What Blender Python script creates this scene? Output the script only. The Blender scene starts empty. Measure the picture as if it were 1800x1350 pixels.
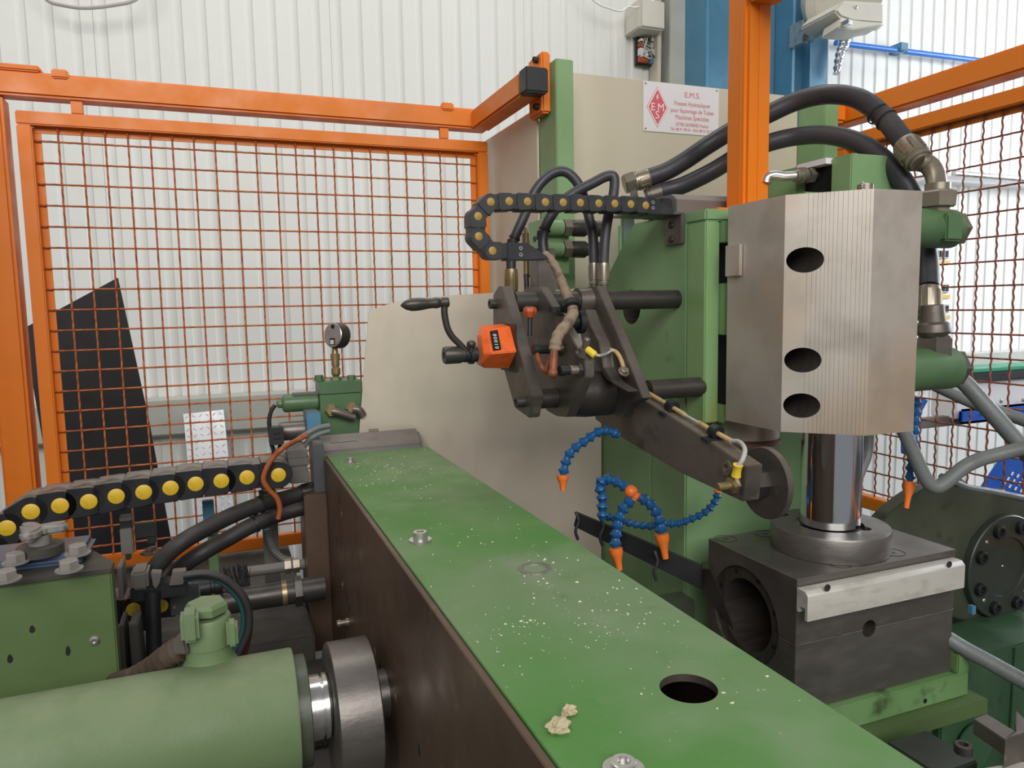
import bpy, bmesh, math, random
from mathutils import Vector, Matrix, noise
random.seed(7)
V = Vector
scene = bpy.context.scene
COL = scene.collection
# ------------------------------------------------------------------ camera
F, YAW, PIT, ROLL, CH = 1300.0, math.radians(21.4), math.radians(6.0), math.radians(1.06), 1.6
_f = V((math.sin(YAW)*math.cos(PIT), math.cos(YAW)*math.cos(PIT), -math.sin(PIT)))
_r = V((math.cos(YAW), -math.sin(YAW), 0)); _u = _r.cross(_f)
_c, _s = math.cos(ROLL), math.sin(ROLL)
RR, UU = _r*_c - _u*_s, _r*_s + _u*_c
FF = _f
EYE = V((0, 0, CH))
cam_data = bpy.data.cameras.new('camera'); cam = bpy.data.objects.new('camera', cam_data); COL.objects.link(cam)
cam.matrix_world = Matrix(((RR.x, UU.x, -FF.x, 0), (RR.y, UU.y, -FF.y, 0), (RR.z, UU.z, -FF.z, CH), (0, 0, 0, 1)))
cam_data.sensor_width = 36; cam_data.lens = 36*F/1800; cam_data.clip_start = .02
scene.camera = cam
# ------------------------------------------------------------------ light
scene.view_settings.view_transform = 'Standard'; scene.view_settings.look = 'None'
scene.view_settings.gamma = 1; scene.view_settings.use_curve_mapping = False
scene.view_settings.exposure = 0.0
world = bpy.data.worlds.new('hall_daylight'); scene.world = world; world.use_nodes = True
wn = world.node_tree.nodes['Background']; wn.inputs[0].default_value = (.93, .96, 1.0, 1); wn.inputs[1].default_value = .24
def area(name, loc, target, sx, sy, power, col):
    L = bpy.data.lights.new(name, 'AREA'); L.shape = 'RECTANGLE'; L.size = sx; L.size_y = sy; L.energy = power; L.color = col
    o = bpy.data.objects.new(name, L); COL.objects.link(o); o.location = loc
    o.rotation_euler = (V(target)-V(loc)).to_track_quat('-Z', 'Y').to_euler(); return o
area('roof_skylight', (1.0, 2.4, 5.6), (1.0, 2.8, 0), 6.0, 1.2, 80, (1, .985, .95))
area('hall_window', (6.9, 1.4, 2.9), (3.2, 2.6, 1.6), 3.2, 2.2, 215, (.84, .91, 1))
area('hall_front_daylight', (-.6, -3.4, 3.9), (.5, 1.6, 1.5), 5.0, 2.2, 250, (1, .98, .95))
# ------------------------------------------------------------------ pixel -> place
def ray(x, y): return RR*((x-900)/F) - UU*((y-675)/F) + FF
def pX(x, y, c): d = ray(x, y); return EYE + d*(c/d.x)
def pY(x, y, c): d = ray(x, y); return EYE + d*(c/d.y)
def pZ(x, y, c): d = ray(x, y); return EYE + d*((c-CH)/d.z)
def pD(x, y, c): return EYE + ray(x, y)*c
# ------------------------------------------------------------------ materials
def lin(h):
    h = h.lstrip('#'); c = [int(h[i:i+2], 16)/255 for i in (0, 2, 4)]
    return tuple((v/12.92 if v <= .04045 else ((v+.055)/1.055)**2.4) for v in c) + (1,)
def mat(name, col, rough=.5, metal=0.0, spots=(), bump=None, stretch=(1, 1, 1), dust=None, rvar=.12):
    """spots: (scale, low, high, colour, amount); bump: (scale, strength); dust: (colour, amount) settled on upward faces"""
    m = bpy.data.materials.new(name); m.use_nodes = True; nt = m.node_tree; N = nt.nodes; Lk = nt.links
    b = N['Principled BSDF']; b.inputs['Roughness'].default_value = rough; b.inputs['Metallic'].default_value = metal
    tc = N.new('ShaderNodeTexCoord'); mp = N.new('ShaderNodeMapping'); mp.inputs['Scale'].default_value = stretch
    Lk.new(tc.outputs['Object'], mp.inputs['Vector'])
    def ntex(scale, det=5):
        n = N.new('ShaderNodeTexNoise'); n.inputs['Scale'].default_value = scale; n.inputs['Detail'].default_value = det
        Lk.new(mp.outputs[0], n.inputs['Vector']); return n.outputs['Fac']
    def ramp(src, lo, hi, amt):
        r = N.new('ShaderNodeMapRange'); r.inputs[1].default_value = lo; r.inputs[2].default_value = hi
        r.inputs[3].default_value = 0; r.inputs[4].default_value = amt; Lk.new(src, r.inputs[0]); return r.outputs[0]
    def mixc(fac, a, c2):
        x = N.new('ShaderNodeMix'); x.data_type = 'RGBA'; Lk.new(fac, x.inputs[0])
        if isinstance(a, tuple): x.inputs[6].default_value = a
        else: Lk.new(a, x.inputs[6])
        x.inputs[7].default_value = c2; return x.outputs[2]
    cur = lin(col)
    for sc, lo, hi, c2, amt in spots: cur = mixc(ramp(ntex(sc), lo, hi, amt), cur, lin(c2))
    if dust:
        g = N.new('ShaderNodeNewGeometry'); s = N.new('ShaderNodeSeparateXYZ'); Lk.new(g.outputs['Normal'], s.inputs[0])
        mul = N.new('ShaderNodeMath'); mul.operation = 'MULTIPLY'
        Lk.new(ramp(s.outputs['Z'], .35, .95, dust[1]), mul.inputs[0]); Lk.new(ramp(ntex(35), .25, .6, 1), mul.inputs[1])
        cur = mixc(mul.outputs[0], cur, lin(dust[0]))
    if isinstance(cur, tuple): b.inputs['Base Color'].default_value = cur
    else: Lk.new(cur, b.inputs['Base Color'])
    if rvar: 
        r = N.new('ShaderNodeMapRange'); r.inputs[1].default_value = .3; r.inputs[2].default_value = .7
        r.inputs[3].default_value = max(.02, rough-rvar); r.inputs[4].default_value = min(1, rough+rvar)
        Lk.new(ntex(18), r.inputs[0]); Lk.new(r.outputs[0], b.inputs['Roughness'])
    if bump:
        bp = N.new('ShaderNodeBump'); bp.inputs['Strength'].default_value = bump[1]; bp.inputs['Distance'].default_value = .002
        Lk.new(ntex(bump[0], 4), bp.inputs['Height']); Lk.new(bp.outputs[0], b.inputs['Normal'])
    return m
MT = dict(
 orange=mat('orange_paint', '#e47a0e', .48, spots=((5, .55, .8, '#c4660c', .5), (50, .74, .78, '#5a351c', .5)), bump=(90, .1)),
 wire=mat('rusty_orange_wire', '#c26a34', .6, spots=((40, .45, .6, '#8c4a26', .8), (150, .6, .7, '#3c241a', .6))),
 wire_r=mat('dull_red_wire', '#96503a', .55, spots=((60, .45, .6, '#5e3428', .8),)),
 wall=mat('white_panel_coating', '#e4e4de', .5, spots=((1.2, .4, .7, '#dddcd5', .7), (160, .76, .8, '#9a9c96', .5)), rvar=.06),
 girt=mat('galvanised_girt', '#b9bab0', .55, spots=((5, .4, .7, '#a4a69c', .6),)),
 floor=mat('hall_concrete', '#5b5a56', .8, spots=((3, .4, .6, '#3f3e3b', .7),), bump=(40, .4)),
 green=mat('machine_green_paint', '#80a273', .42, spots=((4, .42, .7, '#6a8d5e', .7), (22, .66, .84, '#4c6444', .6), (90, .74, .8, '#2a3524', .7)), bump=(120, .1)),
 green_rust=mat('green_paint_rust_run', '#84a570', .42, spots=((5, .42, .7, '#6a8a52', .7), (9, .55, .7, '#857a2e', .7)), stretch=(1, 1, .35), bump=(120, .1)),
 green_dull=mat('shaded_dusty_green_paint', '#6a7f58', .6, spots=((5, .4, .7, '#5f754e', .7), (30, .66, .8, '#4c5f44', .5)), bump=(220, .12), dust=('#8f9078', .35)),  # light green darkened to carry the lower-left shade; upward dust is separate
 green_dark=mat('oily_dark_green_paint', '#474d3e', .42, spots=((6, .4, .7, '#363a30', .8), (25, .6, .75, '#262b20', .6)), bump=(60, .3)),
 green_deep=mat('deep_green_paint', '#506f4a', .4, spots=((9, .5, .7, '#36503a', .7), (3, .5, .7, '#65805c', .4)), bump=(80, .15)),
 bedtop=mat('scuffed_green_plate', '#4a7c36', .58, spots=((3.0, .40, .64, '#6f8260', .85), (9, .5, .74, '#828c74', .5), (26, .60, .78, '#3b702f', .4), (140, .70, .76, '#b9bca6', .6)), bump=(200, .12)),
 sheet=mat('brushed_grey_sheet', '#cdc1af', .42, .35, spots=((1.6, .35, .65, '#bfb4a3', .8), (5, .55, .75, '#cdb8a2', .5)), stretch=(2, 2, 1), rvar=.05),
 cabinet=mat('grey_beige_cabinet_sheet', '#cbc2ac', .5, spots=((2.5, .4, .7, '#c0b7a2', .6), (140, .78, .8, '#6e6a5e', .5))),
 steel=mat('oiled_brown_steel', '#7a726b', .42, .65, spots=((7, .4, .65, '#5c5550', .8), (45, .6, .72, '#968c82', .4)), bump=(90, .15)),
 steel_brown=mat('brown_side_plate', '#665244', .45, .3, spots=((3, .4, .65, '#4a3b32', .8), (40, .62, .75, '#8a7462', .3)), bump=(60, .12)),
 steel_dark=mat('blackened_steel', '#4a4643', .42, .5, spots=((9, .4, .7, '#33302e', .8),), bump=(80, .15), dust=('#7a736a', .35)),
 steel_bar=mat('stained_bar_steel', '#766d66', .45, .5, spots=((16, .5, .62, '#3e3936', .8), (6, .4, .6, '#85786e', .6)), bump=(60, .3), dust=('#9a8e7e', .4)),
 machined=mat('ground_ram_steel', '#c6bdb2', .4, .5, spots=((4.5, .44, .62, '#b89e82', .7), (14, .48, .7, '#a59a8e', .6)), rvar=.08),
 bore=mat('machined_bore_steel', '#625a53', .38, .6, spots=((60, .4, .7, '#453e39', .7),), stretch=(.2, 3, .2)),
 chrome=mat('polished_chrome', '#dfe2e6', .10, 1.0, spots=((30, .6, .7, '#8f9296', .4),), stretch=(1, 1, .15), rvar=.04),
 die=mat('gun_metal_die_steel', '#7f7a75', .4, .75, spots=((5, .4, .7, '#66615c', .7), (30, .6, .75, '#928b84', .4)), stretch=(1, 1, 2.5), bump=(120, .1)),
 alu=mat('scratched_white_aluminium', '#bdb9b0', .5, .15, spots=((25, .5, .7, '#9c968b', .6),), stretch=(1, 3, 3)),
 nickel=mat('plated_fitting_metal', '#9a9282', .36, .7, spots=((30, .45, .7, '#6c6658', .7),)),
 brass=mat('dull_brass', '#a58f68', .4, .7, spots=((30, .45, .7, '#6f5c40', .7),)),
 bright=mat('bright_zinc', '#c9c7c2', .3, .85, spots=((30, .5, .7, '#8e8a84', .7),)),
 rubber=mat('black_rubber_hose', '#34343a', .45, spots=((9, .5, .7, '#504a48', .6),), bump=(180, .12)),
 rubber_dusty=mat('dusty_rubber_hose', '#2c2a2a', .6, spots=((20, .5, .7, '#3c3835', .6),), dust=('#5f564d', .6)),
 hose_grey=mat('grey_braided_hose', '#6d7170', .5, spots=((12, .5, .7, '#4b4f4e', .7),), bump=(220, .3)),
 plastic=mat('black_plastic_link', '#26282c', .42, spots=((20, .55, .7, '#3c3b3b', .6),), dust=('#6f675e', .6)),
 plastic_dusty=mat('black_plastic_link_dusty', '#1c1c20', .42, dust=('#857b70', .95)),
 pin_yellow=mat('yellow_link_pin', '#d8b22c', .42, spots=((60, .5, .7, '#a9871e', .6),)),
 pin_gold=mat('dull_yellow_link_pin', '#ab8a3e', .45, spots=((60, .5, .7, '#7c6430', .6),)),
 black=mat('matt_black_sheet', '#1d1f21', .5, spots=((5, .5, .7, '#2b2d30', .6),)),
 dark=mat('dark_recess', '#0c0c0c', .8, rvar=0),
 red=mat('counter_orange_plastic', '#f06a2c', .38, spots=((40, .55, .7, '#a83d1a', .5),)),
 red_dull=mat('dull_orange_plastic', '#b5522a', .45, spots=((40, .5, .7, '#6e3520', .7),)),
 sleeve=mat('beige_braided_sleeve', '#8f7c66', .75, spots=((40, .5, .62, '#5c4c3e', .8),), bump=(260, .6)),
 beige=mat('beige_cable_jacket', '#c2a372', .6, spots=((50, .5, .7, '#7d6746', .6),)),
 yellow=mat('yellow_crimp_sleeve', '#e8c83a', .4),
 cable_grey=mat('grey_cable', '#b4b0aa', .45),
 blue_bead=mat('blue_jointed_hose', '#1f5688', .36, spots=((30, .5, .7, '#17395c', .6),)),
 nozzle=mat('orange_nozzle_plastic', '#ef7a30', .4),
 bluepaint=mat('blue_steel_paint', '#4f83a0', .42, spots=((2.5, .4, .7, '#44738a', .7),)),
 blueblock=mat('blue_valve_paint', '#4d7f9a', .5, spots=((14, .5, .7, '#3a5f74', .6),), dust=('#6e655c', .9)),
 bluepipe=mat('blue_air_pipe', '#2e74cc', .35),
 bluedeep=mat('royal_blue_paint', '#2257b4', .4),
 cream=mat('cream_enamel', '#cfcabc', .45, spots=((4, .4, .7, '#bdb7a8', .5),)),
 white=mat('white_plate', '#e6e4e4', .4),
 printred=mat('printed_red', '#d9656c', .5, rvar=0),
 printpink=mat('faded_red_print', '#dc8a8e', .5, rvar=0),
 printwhite=mat('printed_white', '#f2ecec', .5, rvar=0),
 grey_plastic=mat('dusty_grey_housing', '#6d6864', .6, spots=((8, .4, .7, '#57524e', .7),), dust=('#8a7f76', .7)),
 grey_box=mat('slate_grey_housing', '#4a4e50', .5, dust=('#857c72', .8)),
 duct=mat('crinkled_foil', '#b9bac0', .3, .8, bump=(60, 1)),
 table=mat('grimy_machine_table', '#4a4640', .6, spots=((8, .4, .7, '#35322d', .8), (60, .7, .76, '#8d8577', .5)), bump=(60, .4)),
 tread=mat('bright_tread_aluminium', '#dfe0e2', .34, .3),
 teal=mat('teal_cable', '#1a4a48', .5), redc=mat('red_cable', '#5c2424', .5), orangec=mat('orange_cable', '#9a5226', .5, spots=((30, .5, .7, '#6e3a20', .6),)),
 clay=mat('dried_clay', '#b5a888', .9, bump=(120, .8)),
 chips=mat('pale_chips', '#d8d2be', .8),
 knob_grey=mat('cast_knob_grey', '#86827c', .5, spots=((20, .5, .7, '#6a665f', .6),)),
 navy=mat('dusty_navy_paint', '#3f5274', .5, dust=('#6e665e', .97)),
 black_green=mat('black_green_flange', '#444a42', .4, .3, spots=((6, .4, .7, '#343a32', .7),), bump=(90, .1)),
 green_oily=mat('oily_green_ledge', '#6f9260', .42, spots=((7, .45, .7, '#5a7a45', .7), (26, .55, .68, '#3a4228', .8)), bump=(60, .2)),
 brown_red=mat('stained_brown_jacket', '#8a4c30', .5, spots=((60, .45, .6, '#4a2c20', .8),)),
 green_box=mat('shaded_green_paint', '#566b40', .5, spots=((5, .4, .7, '#4d6238', .7), (60, .7, .76, '#3c4f30', .6)), bump=(200, .1)),  # green darkened in its colour for the weakly lit box and ledge
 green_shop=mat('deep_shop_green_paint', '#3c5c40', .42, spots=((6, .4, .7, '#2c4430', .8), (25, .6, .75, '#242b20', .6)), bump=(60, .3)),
 teal_grey=mat('dull_teal_grey', '#6c7c78', .5),
 greencable=mat('green_cable', '#3f5c34', .6),
 benchgreen=mat('green_bench_mat', '#2f9a72', .5),
 label_yellow=mat('yellow_label', '#dcb45a', .5),
 brownpipe=mat('brown_paper_insulation', '#4c3d33', .7, spots=((18, .5, .65, '#7a6450', .6),), bump=(90, .8)),
 ringred=mat('oxide_red_ring', '#7c5048', .5),
)
# ------------------------------------------------------------------ mesh helpers
class MB:
    def __init__(s): s.b = bmesh.new()
    def face(s, pts):
        vs = [s.b.verts.new(p) for p in pts]
        try: s.b.faces.new(vs)
        except ValueError: pass
    def box(s, x0, x1, y0, y1, z0, z1):
        return s.ext([V((x0, y0, z0)), V((x1, y0, z0)), V((x1, y1, z0)), V((x0, y1, z0))], V((0, 0, z1-z0)))
    def ext(s, pts, vec):
        vec = V(vec); a = [s.b.verts.new(V(p)) for p in pts]; c = [s.b.verts.new(V(p)+vec) for p in pts]; n = len(a)
        nrm = V((0, 0, 0))
        for i in range(n): nrm += V(pts[i]).cross(V(pts[(i+1) % n]))
        flip = nrm.dot(vec) > 0
        def f(l): s.b.faces.new(l if not flip else l[::-1])
        f(a); f(c[::-1])
        for i in range(n):
            j = (i+1) % n; f([a[j], a[i], c[i], c[j]])
        return s
    def hull(s, pts):
        t = bmesh.new()
        for p in pts: t.verts.new(V(p))
        r = bmesh.ops.convex_hull(t, input=t.verts)
        junk = list({g for g in r['geom_interior'] if isinstance(g, bmesh.types.BMVert)})
        if junk: bmesh.ops.delete(t, geom=junk, context='VERTS')
        bmesh.ops.dissolve_limit(t, angle_limit=.02, verts=t.verts, edges=t.edges)
        me = bpy.data.meshes.new('tmp'); t.to_mesh(me); t.free(); s.b.from_mesh(me); bpy.data.meshes.remove(me); return s
    def rev(s, p0, d, prof, n=24, spin=0.0, sc=(1, 1)):
        p0 = V(p0); d = V(d).normalized()
        a = d.orthogonal().normalized() if abs(d.z) > .99 else V((0, 0, 1)).cross(d).normalized()
        c = d.cross(a); rings = []
        for t, r in prof:
            if r <= 1e-7: rings.append([s.b.verts.new(p0+d*t)])
            else: rings.append([s.b.verts.new(p0+d*t+a*(r*sc[0]*math.cos(2*math.pi*k/n+spin))+c*(r*sc[1]*math.sin(2*math.pi*k/n+spin))) for k in range(n)])
        for A, B in zip(rings, rings[1:]):
            if len(A) == 1 and len(B) == 1: continue
            for k in range(n):
                k2 = (k+1) % n
                if len(A) == 1: s.b.faces.new([A[0], B[k2], B[k]])
                elif len(B) == 1: s.b.faces.new([A[k], A[k2], B[0]])
                else: s.b.faces.new([A[k], A[k2], B[k2], B[k]])
        if len(rings[0]) > 1: s.b.faces.new(rings[0][::-1])
        if len(rings[-1]) > 1: s.b.faces.new(rings[-1])
        return s
    def cyl(s, p0, p1, r, r1=None, n=24, spin=0.0):
        p0, p1 = V(p0), V(p1); return s.rev(p0, p1-p0, [(0, r), ((p1-p0).length, r if r1 is None else r1)], n, spin)
    def ring(s, p0, d, r0, r1, h, n=32):
        p0 = V(p0); d = V(d).normalized(); a = d.orthogonal().normalized(); c = d.cross(a)
        R = [[s.b.verts.new(p0+d*t+(a*math.cos(2*math.pi*k/n)+c*math.sin(2*math.pi*k/n))*r) for k in range(n)] for t, r in ((0, r1), (h, r1), (h, r0), (0, r0))]
        for i in range(4):
            A, B = R[i], R[(i+1) % 4]
            for k in range(n): s.b.faces.new([A[k], A[(k+1) % n], B[(k+1) % n], B[k]])
        return s
    def tube(s, pts, r, n=10, smooth=True, seg=6):
        P = [V(p) for p in pts]
        if smooth and len(P) > 2:
            Q = []; E = [P[0]*2-P[1]]+P+[P[-1]*2-P[-2]]
            for i in range(1, len(E)-2):
                for k in range(seg):
                    t = k/seg; a, b, c, d = E[i-1], E[i], E[i+1], E[i+2]
                    Q.append(.5*((2*b)+(c-a)*t+(2*a-5*b+4*c-d)*t*t+(-a+3*b-3*c+d)*t**3))
            Q.append(P[-1]); P = Q
        T = [(P[min(i+1, len(P)-1)]-P[max(i-1, 0)]).normalized() for i in range(len(P))]
        u = T[0].orthogonal().normalized(); rings = []
        for i, p in enumerate(P):
            u = (u-T[i]*u.dot(T[i])).normalized(); w = T[i].cross(u)
            rr = r(i/(len(P)-1)) if callable(r) else r
            rings.append([s.b.verts.new(p+(u*math.cos(2*math.pi*k/n)+w*math.sin(2*math.pi*k/n))*rr) for k in range(n)])
        for A, B in zip(rings, rings[1:]):
            for k in range(n): s.b.faces.new([A[k], A[(k+1) % n], B[(k+1) % n], B[k]])
        s.b.faces.new(rings[0][::-1]); s.b.faces.new(rings[-1]); return s
    def blob(s, p, r, sub=2, sc=(1, 1, 1), jit=0.0):
        g = bmesh.ops.create_icosphere(s.b, subdivisions=sub, radius=1)
        for v in g['verts']:
            q = v.co*1.0
            k = 1+jit*noise.noise(q*2.3+V(p)*90)
            v.co = V(p)+V((q.x*sc[0], q.y*sc[1], q.z*sc[2]))*r*k
        return s
WM = {}
def world_of(o): return WM[o.name] if o else Matrix.Identity(4)
def link(name, me, m, parent=None, M=None):
    o = bpy.data.objects.new(name, me); COL.objects.link(o)
    M = M or Matrix.Identity(4); WM[o.name] = M
    if parent: o.parent = parent
    o.matrix_basis = world_of(parent).inverted() @ M
    if me and m and not me.materials: me.materials.append(MT[m] if isinstance(m, str) else m)
    return o
def tag(o, label=None, cat=None, group=None, kind=None):
    if label: o['label'] = label
    if cat: o['category'] = cat
    if group: o['group'] = group
    if kind: o['kind'] = kind
    return o
def thing(name, loc, label, cat, group=None, kind=None):
    o = bpy.data.objects.new(name, None); COL.objects.link(o); o.empty_display_size = .05
    o.location = loc; WM[o.name] = Matrix.Translation(V(loc)); return tag(o, label, cat, group, kind)
def mk(name, mb, m, parent=None, bevel=0.0, smooth=35, seg=2, label=None, fixn=True):
    b = mb.b
    if fixn: bmesh.ops.recalc_face_normals(b, faces=b.faces)
    if bevel:
        es = [e for e in b.edges if len(e.link_faces) == 2 and e.calc_face_angle(0) > .45]
        try: bmesh.ops.bevel(b, geom=es, offset=bevel, offset_type='OFFSET', segments=seg, affect='EDGES', clamp_overlap=True)
        except Exception: pass
    lo = V([min(v.co[i] for v in b.verts) for i in range(3)]); hi = V([max(v.co[i] for v in b.verts) for i in range(3)])
    c = V(((lo.x+hi.x)/2, (lo.y+hi.y)/2, lo.z))
    bmesh.ops.translate(b, verts=b.verts, vec=-c)
    me = bpy.data.meshes.new(name); b.to_mesh(me); b.free()
    if smooth:
        me.shade_smooth(); me.set_sharp_from_angle(angle=math.radians(smooth))
    o = link(name, me, m, parent, Matrix.Translation(c))
    if label: o['label'] = label
    return o
def cut(o, cutters):
    """subtract closed meshes (MB in world coordinates) from o"""
    tmp = []
    for mb in cutters:
        bmesh.ops.recalc_face_normals(mb.b, faces=mb.b.faces)
        me = bpy.data.meshes.new('c'); mb.b.to_mesh(me); mb.b.free()
        me.transform(WM[o.name].inverted()); me.materials.append(MT['bore'])
        t = bpy.data.objects.new('c', me); COL.objects.link(t); t.matrix_world = WM[o.name]; tmp.append(t)
        md = o.modifiers.new('b', 'BOOLEAN'); md.object = t; md.operation = 'DIFFERENCE'; md.solver = 'EXACT'; md.material_mode = 'TRANSFER'
    bpy.context.view_layer.update()
    dg = bpy.context.evaluated_depsgraph_get()
    me = bpy.data.meshes.new_from_object(o.evaluated_get(dg)); o.modifiers.clear(); old = o.data; o.data = me
    me.shade_smooth(); me.set_sharp_from_angle(angle=math.radians(35))
    for t in tmp: bpy.data.objects.remove(t, do_unlink=True)
    return o
def hexprof(r, h, ch=.12): return [(0, r), (h*(1-ch), r), (h, r*.86)]
def hexbolt(name, p, d, r, h, m, parent, washer=True):
    mb = MB(); d = V(d).normalized(); p = V(p)
    if washer: mb.rev(p, d, [(0, r*1.35), (h*.18, r*1.35)], 20)
    mb.rev(p+d*(h*.18 if washer else 0), d, hexprof(r, h), 6); return mk(name, mb, m, parent, smooth=25)
def socket(name, p, d, r, h, m, parent, washer=0):
    mb = MB(); d = V(d).normalized(); p = V(p)
    if washer: mb.rev(p, d, [(0, r*washer), (h*.2, r*washer)], 24)
    mb.rev(p, d, [(0, r), (h*.92, r), (h, r*.9), (h, r*.55), (h*.55, r*.5), (h*.55, 0)], 18)
    return mk(name, mb, m, parent, smooth=30)
def text(name, s, size, pos, m, parent, width=None, rx=math.pi/2, align='CENTER', rot=None, ext=.0002):
    c = bpy.data.curves.new('t', 'FONT'); c.body = s; c.size = size; c.extrude = ext; c.align_x = align; c.align_y = 'CENTER'
    t = bpy.data.objects.new('t', c); COL.objects.link(t); bpy.context.view_layer.update()
    dg = bpy.context.evaluated_depsgraph_get(); me = bpy.data.meshes.new_from_object(t.evaluated_get(dg))
    w = t.dimensions.x; bpy.data.objects.remove(t, do_unlink=True); me.materials.clear()
    if width: me.transform(Matrix.Diagonal((width/w, 1, 1, 1)))
    R = rot if rot else Matrix.Rotation(rx, 4, 'X')
    return link(name, me, m, parent, Matrix.Translation(V(pos)) @ R)
XA, YA, ZA = V((1, 0, 0)), V((0, 1, 0)), V((0, 0, 1))
# ================================================================== SETTING
fl = MB(); fl.box(-4, 8, -3, 3.9, -.1, 0); tag(mk('floor', fl, 'floor'), kind='structure', label='dark grey concrete floor of the hall')
wall = thing('wall_back', (1.9, 3.6, 0), 'white ribbed sheet metal wall behind the machine', None, kind='structure'); del wall['label']
wall['label'] = 'white ribbed sheet metal wall behind the machine'
PITCH, WY = .0965, 3.6
def panel_mesh(n):
    mb = MB(); pr = [(0, 0)]
    for k in range(n):
        x = k*PITCH+.012; pr += [(x, 0), (x+.006, .008), (x+.033, .008), (x+.039, 0)]
    pr.append((n*PITCH-.0012, 0)); pr += [(n*PITCH-.0012, .02), (0, .02)]
    mb.ext([V((x, y, 0)) for x, y in pr], (0, 0, 4.6)); b = mb.b; bmesh.ops.recalc_face_normals(b, faces=b.faces)
    me = bpy.data.meshes.new('wall_panel'); b.to_mesh(me); b.free(); me.materials.append(MT['wall']); return me
pm = panel_mesh(10)
for k in range(-2, 8):
    link('wall_panel', pm, None, wall, Matrix.Translation(V((-.418+k*10*PITCH, WY, 0))))
g = MB(); zz0, zz1 = 1.075, 1.222; g.ext([V((-1.9, 3.5, zz1)), V((-1.9, 3.5, zz0)), V((-1.9, 3.52, zz0-.012)), V((-1.9, 3.595, zz0-.012)), V((-1.9, 3.595, zz1+.006)), V((-1.9, 3.51, zz1+.006))], (8.4, 0, 0))
tag(mk('trim_1', g, 'girt'), kind='structure', label='grey steel girt running along the foot of the white wall')

# ---- blue column and the things on the back wall
cl = thing('steel_column', (2.75, 3.3, 0), 'blue painted steel column standing before the white wall', 'column')
cy = 3.3
def xat(px, y=cy): return pY(px, 100, y).x
x0, x1, x2, x3 = xat(1202), xat(1243), xat(1398), xat(1470)
m = MB(); m.box(x0+.13, x0+.155, cy, cy+.28, 0, 4.6); mk('left_flange', m, 'bluepaint', cl, .004)
m = MB(); m.box(x0+.155, x2-.03, cy+.13, cy+.145, 0, 4.6); mk('web', m, 'bluepaint', cl)
m = MB(); m.box(x2-.025, x2, cy, cy+.28, 0, 4.6); mk('right_flange', m, 'bluepaint', cl, .004)
m = MB(); m.box(x2+.002, x3, cy+.06, cy+.25, 0, 4.6); mk('stiffener', m, 'bluepaint', cl, .004)
m = MB(); m.box(x2+.10, x2+.11, cy-.0, cy+.07, 0, 4.6); mk('rib', m, 'bluepaint', cl, .002)
tr = thing('cable_trunking', (2.4, 3.5, 0), 'grey wall trunking with open green cables left of the blue column', 'cable duct')
a, b_, c_, d_ = [pY(q, 60, 3.5).x for q in (1162, 1170, 1174, 1203)]
m = MB(); m.box(c_, d_+.02, 3.48, 3.58, 0, 4.6); mk('cover', m, 'girt', tr, .003)
m = MB(); m.box(pY(1156, 60, 3.5).x, a, 3.5, 3.58, 0, 4.6); mk('channel_side', m, 'cabinet', tr, .002)
for i, q in enumerate((.006, .014, .021)):
    m = MB(); m.tube([V((a+q, 3.53+.006*math.sin(i*3+z*2), z*.4+.2)) for z in range(11)], .0045, 6, seg=3)
    mk('cable', m, 'greencable' if i != 1 else 'cable_grey', tr)
jb = thing('junction_box', pY(1135, 55, 3.48), 'closed beige junction box on the wall above the open terminal block', 'junction box')
p, q = pY(1113, 55, 3.5), pY(1157, 11, 3.5)
m = MB(); m.box(p.x, q.x, 3.44, 3.58, p.z, q.z); mk('box', m, 'cream', jb, .006)
m = MB(); m.box(p.x+.012, q.x-.004, 3.432, 3.44, p.z+.006, q.z-.006); mk('lid', m, 'cream', jb, .003)
tb = thing('terminal_block', pY(1135, 110, 3.5), 'open terminal block with loose wires under the beige junction box', 'terminal block')
p, q = pY(1121, 113, 3.55), pY(1152, 57, 3.55); w_, h_ = q.x-p.x, q.z-p.z
m = MB(); m.box(p.x, q.x, 3.56, 3.585, p.z, q.z); mk('backplate', m, 'black', tb, .003)
for i, (u, v, w, h, mm) in enumerate(((.05, .86, .18, .1, 'white'), (.35, .84, .2, .12, 'nickel'), (.72, .72, .22, .25, 'white'), (.06, .66, .16, .08, 'white'), (.3, .6, .25, .1, 'nickel'), (.6, .52, .22, .14, 'cable_grey'), (.03, .5, .2, .12, 'red_dull'), (.04, .25, .22, .22, 'white'), (.34, .25, .2, .22, 'white'), (.6, .27, .36, .2, 'girt'), (.04, .06, .5, .18, 'red_dull'), (.62, .05, .3, .2, 'blueblock'))):
    m = MB(); m.box(p.x+u*w_, p.x+(u+w)*w_, 3.53+.004*(i % 3), 3.56, p.z+v*h_, p.z+(v+h)*h_); mk('terminal', m, mm, tb, .002)
for i in range(5):
    m = MB(); m.tube([V((p.x+w_*random.random(), 3.525, p.z+h_*(.1+.8*random.random()))) for k in range(4)], .0022, 5, seg=4); mk('loose_wire', m, ('cable_grey', 'white', 'teal')[i % 3], tb)
m = MB(); m.tube([pY(x, y, 3.45) for x, y in ((1000, -60), (1040, -2), (1075, 16), (1093, 19), (1104, 12), (1118, 13), (1135, 6), (1155, -5), (1175, -40))], .005, 8)
tag(mk('white_cable', m, 'white'), 'thin white cable hanging in a loop over the junction box', 'cable')
m = MB(); m.tube([pY(x, y, 3.45) for x, y in ((50, -40), (82, -1), (110, 9), (150, 14), (200, 9), (240, -2), (270, -40))], .0075, 8)
tag(mk('grey_cable', m, 'cable_grey'), 'grey cable sagging at the top left of the white wall', 'cable')
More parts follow.
